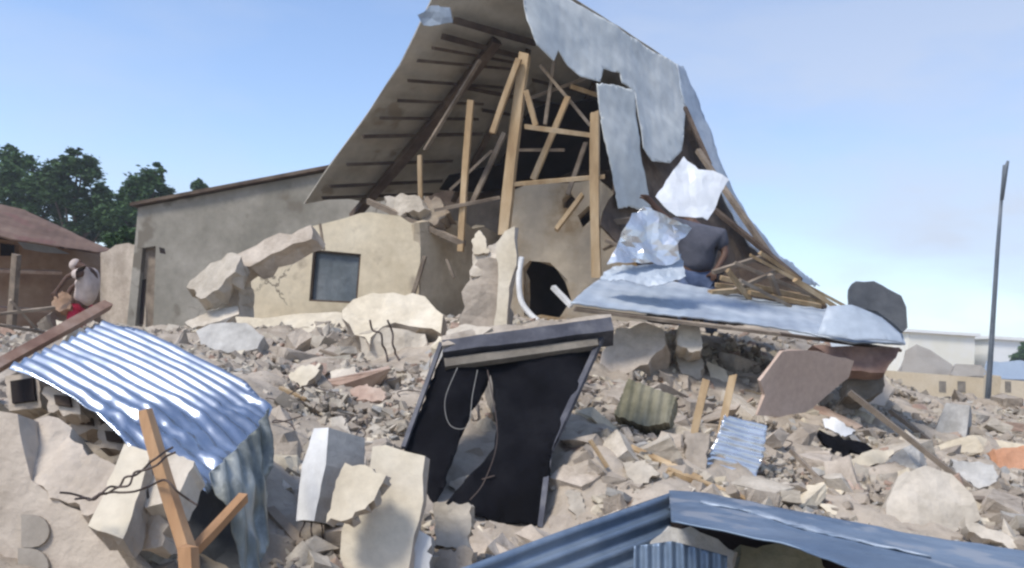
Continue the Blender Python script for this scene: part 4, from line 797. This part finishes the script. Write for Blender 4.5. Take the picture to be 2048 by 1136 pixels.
# ------------------------------------------------------------ people
def skin(name, V, E, R, m, parent=None, sub=2, root=0):
    me = bpy.data.meshes.new(name); me.from_pydata([tuple(v) for v in V], E, []); me.materials.append(MATS[m])
    o = bpy.data.objects.new(name, me); COL.objects.link(o)
    md = o.modifiers.new('skin', 'SKIN'); md.use_smooth_shade = True
    for i, r in enumerate(R):
        sv = me.skin_vertices[0].data[i]; sv.radius = (r, r) if not isinstance(r, tuple) else r; sv.use_root = (i == root)
    s = o.modifiers.new('sub', 'SUBSURF'); s.levels = s.render_levels = sub
    dg = bpy.context.evaluated_depsgraph_get(); ev = o.evaluated_get(dg); me2 = bpy.data.meshes.new_from_object(ev); me2.shade_smooth()
    bpy.data.objects.remove(o)
    if not me2.materials: me2.materials.append(MATS[m])
    return put(name, me2, parent)
def person(label, J, d, skinm, shirt, bottom, scale, cap=None, loc=None):
    """J: joint name -> (px, py, depth offset)"""
    p = {k: P(v[0], v[1], d + v[2]) for k, v in J.items()}; s = scale
    e = empty('person', p['footL'].lerp(p['footR'], .5), label, 'person')
    names = ['pelvis', 'waist', 'chest', 'neck', 'head', 'crown', 'shL', 'elL', 'wrL', 'haL', 'shR', 'elR', 'wrR', 'haR', 'hipL', 'knL', 'footL', 'toeL', 'hipR', 'knR', 'footR', 'toeR']
    fw = Vector((p['head'] - p['pelvis'])); fw.z = 0; fw = fw.normalized() if fw.length > .01 else Vector((-1, 0, 0))
    p['crown'] = p['head'] + (p['head'] - p['neck']).normalized() * .10 * s
    for t in 'LR':
        p['toe' + t] = p['foot' + t] + fw * .17 * s
        p['ha' + t] = p['wr' + t] + (p['wr' + t] - p['el' + t]).normalized() * .08 * s
    r = dict(pelvis=.135, waist=.12, chest=.15, neck=.055, head=.095, crown=.075, sh=.065, el=.045, wr=.03, ha=.036, hip=.085, kn=.06, foot=.045, toe=.035)
    V = [p[n] for n in names]; R = [r.get(n, r.get(n[:-1])) * s for n in names]; ix = {n: i for i, n in enumerate(names)}
    E = [('pelvis', 'waist'), ('waist', 'chest'), ('chest', 'neck'), ('neck', 'head'), ('head', 'crown')]
    for t in 'LR': E += [('chest', 'sh' + t), ('sh' + t, 'el' + t), ('el' + t, 'wr' + t), ('wr' + t, 'ha' + t), ('pelvis', 'hip' + t), ('hip' + t, 'kn' + t), ('kn' + t, 'foot' + t), ('foot' + t, 'toe' + t)]
    E = [(ix[a], ix[b]) for a, b in E]
    for t in 'LR':                                  # five fingers each
        h = p['ha' + t]; dd = (p['ha' + t] - p['wr' + t]).normalized(); u, v, _ = ortho(dd)
        for k in range(5):
            ln = (.055, .085, .09, .083, .065)[k] * s; off = u * (k - 2.2) * .018 * s
            q1 = h + off + (dd * .5 - v * .08 + (u * -.9 if k == 0 else u * 0)) * ln; q2 = q1 + (dd * .35 - v * .35) * ln
            o = len(V); V += [q1, q2]; R += [.010 * s, .008 * s]; E += [(ix['ha' + t], o), (o, o + 1)]
    skin('body', V, E, R, skinm, e)
    # nose and ears, hair or cap
    hd_ = p['head']; ax = (p['crown'] - p['neck']).normalized(); f2 = (fw - ax * fw.dot(ax)); f2 = f2.normalized() if f2.length > .05 else Vector((-1, 0, 0))
    sd_ = ax.cross(f2)
    def blob(n, c, rr, m):
        bm = bmesh.new(); bmesh.ops.create_icosphere(bm, subdivisions=3, radius=1)
        for v in bm.verts: w = v.co.copy(); v.co = c + ax * w.z * rr[2] + f2 * w.x * rr[0] + sd_ * w.y * rr[1]
        me = bpy.data.meshes.new(n); bm.to_mesh(me); bm.free(); me.materials.append(MATS[m]); me.shade_smooth(); return put(n, me, e)
    blob('nose', hd_ + f2 * .10 * s, (.022 * s, .015 * s, .025 * s), skinm)
    for q in (-1, 1): blob('ear', hd_ + sd_ * q * .088 * s, (.018 * s, .012 * s, .03 * s), skinm)
    if cap: blob('cap', hd_ + ax * .06 * s - f2 * .01 * s, (.105 * s, .10 * s, .085 * s), cap)
    else: blob('hair', hd_ + ax * .05 * s - f2 * .02 * s, (.10 * s, .095 * s, .09 * s), 'hair')
    nm = ['pelvis', 'waist', 'chest', 'shL', 'shR', 'mL', 'mR']; p['mL'] = p['shL'].lerp(p['elL'], .8); p['mR'] = p['shR'].lerp(p['elR'], .8)
    ix = {n: i for i, n in enumerate(nm)}
    skin('shirt', [p[n] for n in nm], [(0, 1), (1, 2), (2, 3), (2, 4), (3, 5), (4, 6)], [.175 * s, .18 * s, .205 * s, .115 * s, .115 * s, .075 * s, .075 * s], shirt, e)
    p['kk'] = p['pelvis']
    skin('trousers', [p['pelvis'], p['hipL'], p['hipR'], p['hipL'].lerp(p['knL'], .9), p['hipR'].lerp(p['knR'], .9)] + ([p['knL'].lerp(p['footL'], .85), p['knR'].lerp(p['footR'], .85)] if bottom == 'jeans' else []),
         [(0, 1), (0, 2), (1, 3), (2, 4)] + ([(3, 5), (4, 6)] if bottom == 'jeans' else []), [.15 * s, .11 * s, .11 * s, .085 * s, .085 * s] + ([.065 * s, .065 * s] if bottom == 'jeans' else []), bottom, e)
    return e
person('person in a cream shirt and red shorts bending over beside the rusty roofed house',
       dict(pelvis=(160, 610, 0), waist=(175, 587, 0), chest=(182, 556, -.02), neck=(172, 537, -.03), head=(157, 532, -.04), shL=(168, 546, -.2), elL=(136, 552, -.25), wrL=(116, 578, -.3), shR=(186, 548, .2), elR=(142, 577, .25), wrR=(130, 602, .2),
            hipL=(150, 620, -.1), knL=(140, 668, -.12), footL=(150, 725, -.1), hipR=(162, 622, .1), knR=(160, 672, .1), footR=(178, 728, .1)), 14.0, 'skin', 'shirt_cream', 'shorts_red', .98, cap='shirt_cream')
person('person in a dark grey shirt and blue jeans bending behind the bright white sheet',
       dict(pelvis=(1396, 548, 0), waist=(1396, 515, 0), chest=(1398, 478, -.02), neck=(1385, 450, .12), head=(1372, 430, .22), shL=(1358, 458, 0), elL=(1330, 436, -.05), wrL=(1306, 408, -.1), shR=(1440, 474, 0), elR=(1452, 508, -.1), wrR=(1436, 535, -.2),
            hipL=(1376, 560, 0), knL=(1368, 618, -.25), footL=(1372, 672, 0), hipR=(1416, 562, 0), knR=(1420, 620, -.25), footR=(1424, 676, 0)), 11.6, 'skin', 'shirt_dark', 'jeans', 1.28)

piece('bundle', 'dark brown bundle at the hands of the person in the cream shirt', 'bundle', [(106, 590), (125, 582), (142, 592), (140, 618), (118, 624), (104, 612)], 'brown_wall', d=13.8, th=.25, seed=97, amp=.04, s=4, clear=False)
for i, (a, b, w, lb) in enumerate((((560, 775), (612, 800), 9, 'splintered lath right of the corrugated sheet'), ((640, 700), (700, 722), 8, 'thin lath below the rounded cream slab'), ((1180, 880), (1215, 935), 8, 'splintered lath right of the black frame'),
        ((1580, 900), (1640, 960), 10, 'grey lath behind the right half of the blue roof'), ((1820, 860), (1905, 842), 9, 'weathered lath on the far right slope'), ((420, 730), (500, 742), 9, 'grey lath behind the corrugated sheet'), ((1500, 705), (1560, 690), 10, 'broken lath under the fallen roof edge'))):
    d_ = (hd(*b) or 8) - .1; tag(pbeam('lath', (*a, d_), (*b, d_ - .1), w, 'timber_grey' if i % 2 else 'timber', seed=200 + i), lb, 'lath')
rr_ = random.Random(5)
for i, (x, y, lb) in enumerate(((560, 860, 'curled wire left of the white post'), (690, 900, 'curled wire between the white post and the cream slabs'), (820, 800, 'curled wire left of the black frame'), (1170, 800, 'curled wire right of the black frame'), (1330, 830, 'curled wire right of the ribbed block'), (1560, 900, 'curled wire right of the bright corrugated piece'), (950, 980, 'curled wire in the gap of the black curtain'), (1820, 930, 'curled wire above the big smooth lump'))):
    d_ = (hd(x, y) or 8) - .15; pts = [(x + 30 * math.cos(k * 1.1 + i) + k * 5 * (-1) ** i, y - 14 * abs(math.sin(k * .9)) - 3 * k, d_ + .05 * math.sin(k)) for k in range(6)]
    tag(wire('wire', pts, .005, 'wire'), lb, 'wire', 'curled wires in the rubble')
# ------------------------------------------------------------ loose chunks: the 290 that show largest one by one, the rest as one mass
rng = random.Random(99)
def rock_mesh(seed, flat):
    r = random.Random(seed); bm = bmesh.new()
    if seed % 2:
        for x in (-1, 1):
            for y in (-1, 1):
                for z in (-1, 1):
                    for _ in range(r.choice((1, 1, 2))): bm.verts.new((x * .5 * r.uniform(.55, 1), y * .36 * r.uniform(.55, 1), z * .36 * flat * r.uniform(.7, 1)))
    for _ in range(0 if seed % 2 else r.randint(10, 18)):
        v = Vector((r.uniform(-1, 1), r.uniform(-1, 1), r.uniform(-1, 1)));
        if v.length > 1.25: v *= 1.15 / v.length
        bm.verts.new((v.x * .5, v.y * .5 * r.uniform(.6, .8), v.z * .5 * flat))
    bmesh.ops.convex_hull(bm, input=bm.verts)
    bmesh.ops.delete(bm, geom=[v for v in bm.verts if not v.link_faces], context='VERTS')
    bmesh.ops.dissolve_limit(bm, angle_limit=RAD(12), verts=bm.verts, edges=bm.edges)
    bmesh.ops.triangulate(bm, faces=bm.faces); bmesh.ops.subdivide_edges(bm, edges=bm.edges, cuts=2)
    for v in bm.verts: v.co += Vector(noise.noise_vector(v.co * 5 + Vector((seed, 0, 0)))) * .04
    bmesh.ops.recalc_face_normals(bm, faces=bm.faces)
    me = bpy.data.meshes.new('chunk'); bm.to_mesh(me); bm.free(); return me
KM = ['concrete', 'concrete_pale', 'cream_plaster', 'pink_brick', 'concrete_cool', 'concrete_dark']
KW = [.50, .27, .09, .05, .06, .03]
BASE = {k: [] for k in KM}
for ki, k in enumerate(KM):
    for i in range(6):
        me = rock_mesh(ki * 10 + i, .45 if k == 'cream_plaster' else (.4, .6, .8)[i % 3]); me.materials.append(MATS[k]); BASE[k].append(me)
def zone(px, py):
    if px < 560: return 'around the big corrugated sheet' if py > 780 else 'on the slope before the grey building'
    if px < 880: return 'between the corrugated sheet and black frame' if py > 780 else 'on the upper slope below the cream wall'
    if px < 1240: return 'around the black frame'
    if px < 1560: return 'on the slope around the upright timbers' 
    return 'on the right slope near the smooth lump' if py > 860 else 'on the far right slope beyond the pink board'
LM = [(768, 1000, 'the large cream slab'), (625, 950, 'the white post'), (905, 1050, 'the pale square block'), (240, 980, 'the broken cream beam'), (170, 930, 'the thick dusty beam'), (40, 790, 'the hollow block'), (458, 675, 'the pale slab before the grey building'),
      (790, 630, 'the rounded cream slab'), (790, 695, 'the dusty chunk under the rounded slab'), (610, 750, 'the angular cream fragment'), (690, 755, 'the square pale fragment'), (738, 786, 'the pinkish brick fragment'), (965, 600, 'the pillar remains'), (1265, 695, 'the large beige block'),
      (1380, 670, 'the grey upright block'), (1290, 805, 'the ribbed olive block'), (1380, 730, 'the rounded pale stone'), (1395, 900, 'the flat grey block between the timbers'), (1280, 945, 'the pale angular stone'), (1150, 1010, 'the upright pale shard'), (1125, 1050, 'the stone at the frame foot'),
      (1675, 855, 'the white slab fragment'), (1735, 920, 'the bright cream slab'), (1950, 945, 'the blue grey slab'), (2020, 915, 'the orange brown lump'), (1990, 1070, 'the long pale slab'), (1740, 780, 'the flat pink grey slab'), (1860, 1010, 'the big smooth lump'), (1690, 885, 'the shade patch'),
      (1590, 765, 'the pink board'), (330, 790, 'the big corrugated sheet'), (480, 1000, 'the folded sheet end'), (330, 960, 'the long leaning timber'), (1160, 850, 'the black frame'), (850, 850, 'the black frame'), (1470, 905, 'the bright corrugated piece'), (1340, 985, 'the peak of the blue roof'),
      (1600, 1060, 'the blue roof edge'), (1100, 1070, 'the left slope of the blue roof'), (1395, 830, 'the left upright timber'), (1450, 820, 'the right upright timber'), (1840, 900, 'the long dark beam'), (1975, 800, 'the thin pole'), (570, 1055, 'the grey plank stub'), (670, 670, 'the collapsed cream wall foot'), (130, 690, 'the brown pole')]
USED = set()
def spot(px, py, head):
    for x, y, n in sorted(LM, key=lambda q: (q[0] - px) ** 2 + (q[1] - py) ** 2)[:7]:
        dx, dy = px - x, py - y; far = '' if dx * dx + dy * dy < 90 ** 2 else 'some way '
        if abs(dx) > 2.2 * abs(dy): w = ('right of' if dx > 0 else 'left of',)
        elif abs(dy) > 2.2 * abs(dx): w = ('below' if dy > 0 else 'above',)
        else: w = (('below' if dy > 0 else 'above') + ' and ' + ('right of' if dx > 0 else 'left of'),)
        t = head + ' ' + far + w[0] + ' ' + n
        if t not in USED and len(t.split()) <= 16: USED.add(t); return t
    return None
ADJ = {'concrete': 'grey beige concrete chunk', 'concrete_pale': 'pale concrete chunk', 'cream_plaster': 'flat cream plaster chunk', 'pink_brick': 'pinkish brick chunk', 'concrete_cool': 'cool grey concrete chunk', 'concrete_dark': 'dark grey concrete chunk'}
def blocked(px, py, d, rad):
    for ol, dd in CLEAR:
        if d < dd + .05 and any(inside((px + ox * rad, py + oy * rad), ol) for ox, oy in ((0, 0), (.8, 0), (-.8, 0), (0, -.9), (0, .5))): return True
    return False
N_RAY = 5200
cand = []
PXs = [(rng.uniform(-60, 2100), rng.uniform(630, 1150)) for _ in range(N_RAY)] + [(rng.uniform(-60, 1500), rng.uniform(930, 1160)) for _ in range(1000)]
def hd_many(pp):
    ds = np.arange(2.8, 24, .12); R_ = np.array([ray(*q)[:] for q in pp]); out = []
    for c in np.array_split(np.arange(len(pp)), 40):
        r = R_[c]; X = CP[0] + r[:, None, 0] * ds; Y = CP[1] + r[:, None, 1] * ds; Zz = CP[2] + r[:, None, 2] * ds
        h = hz(np.stack([X.ravel(), Y.ravel()], 1)).reshape(X.shape); hit = Zz <= h
        for k in range(len(c)): out.append(float(ds[hit[k].argmax()]) if hit[k].any() else None)
    return out
HD = hd_many(PXs)
big_n = 0; stuffV, stuffF, stuffM = [], [], []
RAWV = {k: [([v.co.copy() for v in me.vertices], [list(p.vertices) for p in me.polygons]) for me in BASE[k]] for k in KM}
for idx, ((px, py), d) in enumerate(zip(PXs, HD)):
    if d is None or d > 21: continue
    spx = min(92, 17 * rng.paretovariate(1.75)) * (1.0 if idx % 14 else 1.8) * (.8 + .5 * (py - 640) / 500)
    if d > 11: spx *= .75
    cand.append((spx, px, py, d, idx))
cand.sort(reverse=True)
def rot(): 
    from mathutils import Euler
    return Euler((rng.gauss(0, .5), rng.gauss(0, .5), rng.uniform(0, 6.28)))
for spx, px, py, d, idx in cand:
    rad = spx * .5
    if blocked(px, py, d - .1, rad): continue
    k = rng.choices(KM, KW)[0]; i = rng.randrange(6); size = spx * d / FPX
    q = P(px, py, d); pos = Vector((q.x, q.y, q.z + size * rng.uniform(-.1, .18))); e = rot()
    sc = Vector((size * rng.uniform(.9, 1.5), size * rng.uniform(.8, 1.2), size * rng.uniform(.7, 1.1)))
    if big_n < 285 and 0 <= px <= 2048 and py < 1150:
        if blocked(px, py, d, rad * 1.2): continue
        big_n += 1; o = bpy.data.objects.new('concrete_chunk' if k != 'pink_brick' else 'brick_chunk', BASE[k][i]); COL.objects.link(o)
        o.location = pos; o.rotation_euler = e; o.scale = sc; z = zone(px, py)
        sz = 'large ' if big_n <= 60 else 'mid sized ' if big_n <= 160 else 'small '
        tag(o, spot(px, py, sz + ADJ[k]) or sz + ADJ[k] + ' ' + z, 'rubble chunk', ADJ[k] + 's in the rubble')
    else:
        M = Matrix.Translation(pos) @ e.to_matrix().to_4x4() @ Matrix.Diagonal((*sc, 1)); vs, fs = RAWV[k][i]; o = len(stuffV)
        stuffV += [(M @ v)[:] for v in vs]; stuffF += [[a + o for a in f] for f in fs]; stuffM += [KM.index(k)] * len(fs)
# fine gravel over everything, spread by true area
cnt = 0
gr_ = []
while len(gr_) < 21000:
    y = 2.8 + 14 * rng.random() ** 1.3; x = rng.uniform(-.62, .62) * (y + 1.5); gr_.append((x, y))
GZ = np.concatenate([hz(c) for c in np.array_split(np.array(gr_), 20)])
for (x, y), z in zip(gr_, GZ):
    if z < .2: continue
    size = rng.uniform(.025, .085) * (.6 + y / 9); pos = Vector((x, y, z + size * .15)); px, py = pix(pos)
    if blocked(px, py, depth(pos), 5): continue
    k = rng.choices(KM, KW)[0]; vs, fs = RAWV[k][rng.randrange(6)]; sc = (size * rng.uniform(.8, 1.5), size, size * rng.uniform(.6, 1.1))
    M = Matrix.Translation(pos) @ rot().to_matrix().to_4x4() @ Matrix.Diagonal((*sc, 1)); o = len(stuffV)
    stuffV += [(M @ v)[:] for v in vs]; stuffF += [[a + o for a in f] for f in fs]; stuffM += [KM.index(k)] * len(fs)
me = bpy.data.meshes.new('rubble'); me.from_pydata(stuffV, [], stuffF)
for k in KM: me.materials.append(MATS[k])
me.polygons.foreach_set('material_index', stuffM); me.update()
o = bpy.data.objects.new('rubble', me); COL.objects.link(o); tag(o, 'small broken concrete and plaster rubble covering the whole heap', kind='stuff')
print('big', big_n, 'stuff faces', len(stuffF))

# ------------------------------------------------------------ haze in the air
hb_ = MB().add(box_vf(Vector((0, 440, 7)), (1440, 1040, 16)))
hm = bpy.data.materials.new('haze'); hm.use_nodes = True; t = hm.node_tree; t.nodes.clear()
ho = t.nodes.new('ShaderNodeOutputMaterial'); pv = t.nodes.new('ShaderNodeVolumePrincipled'); pv.inputs['Color'].default_value = (.86, .89, .95, 1); pv.inputs['Density'].default_value = .0013; pv.inputs['Anisotropy'].default_value = .2
t.links.new(pv.outputs[0], ho.inputs['Volume'])
tag(hb_.build('haze', hm), 'pale haze in the air', kind='stuff')
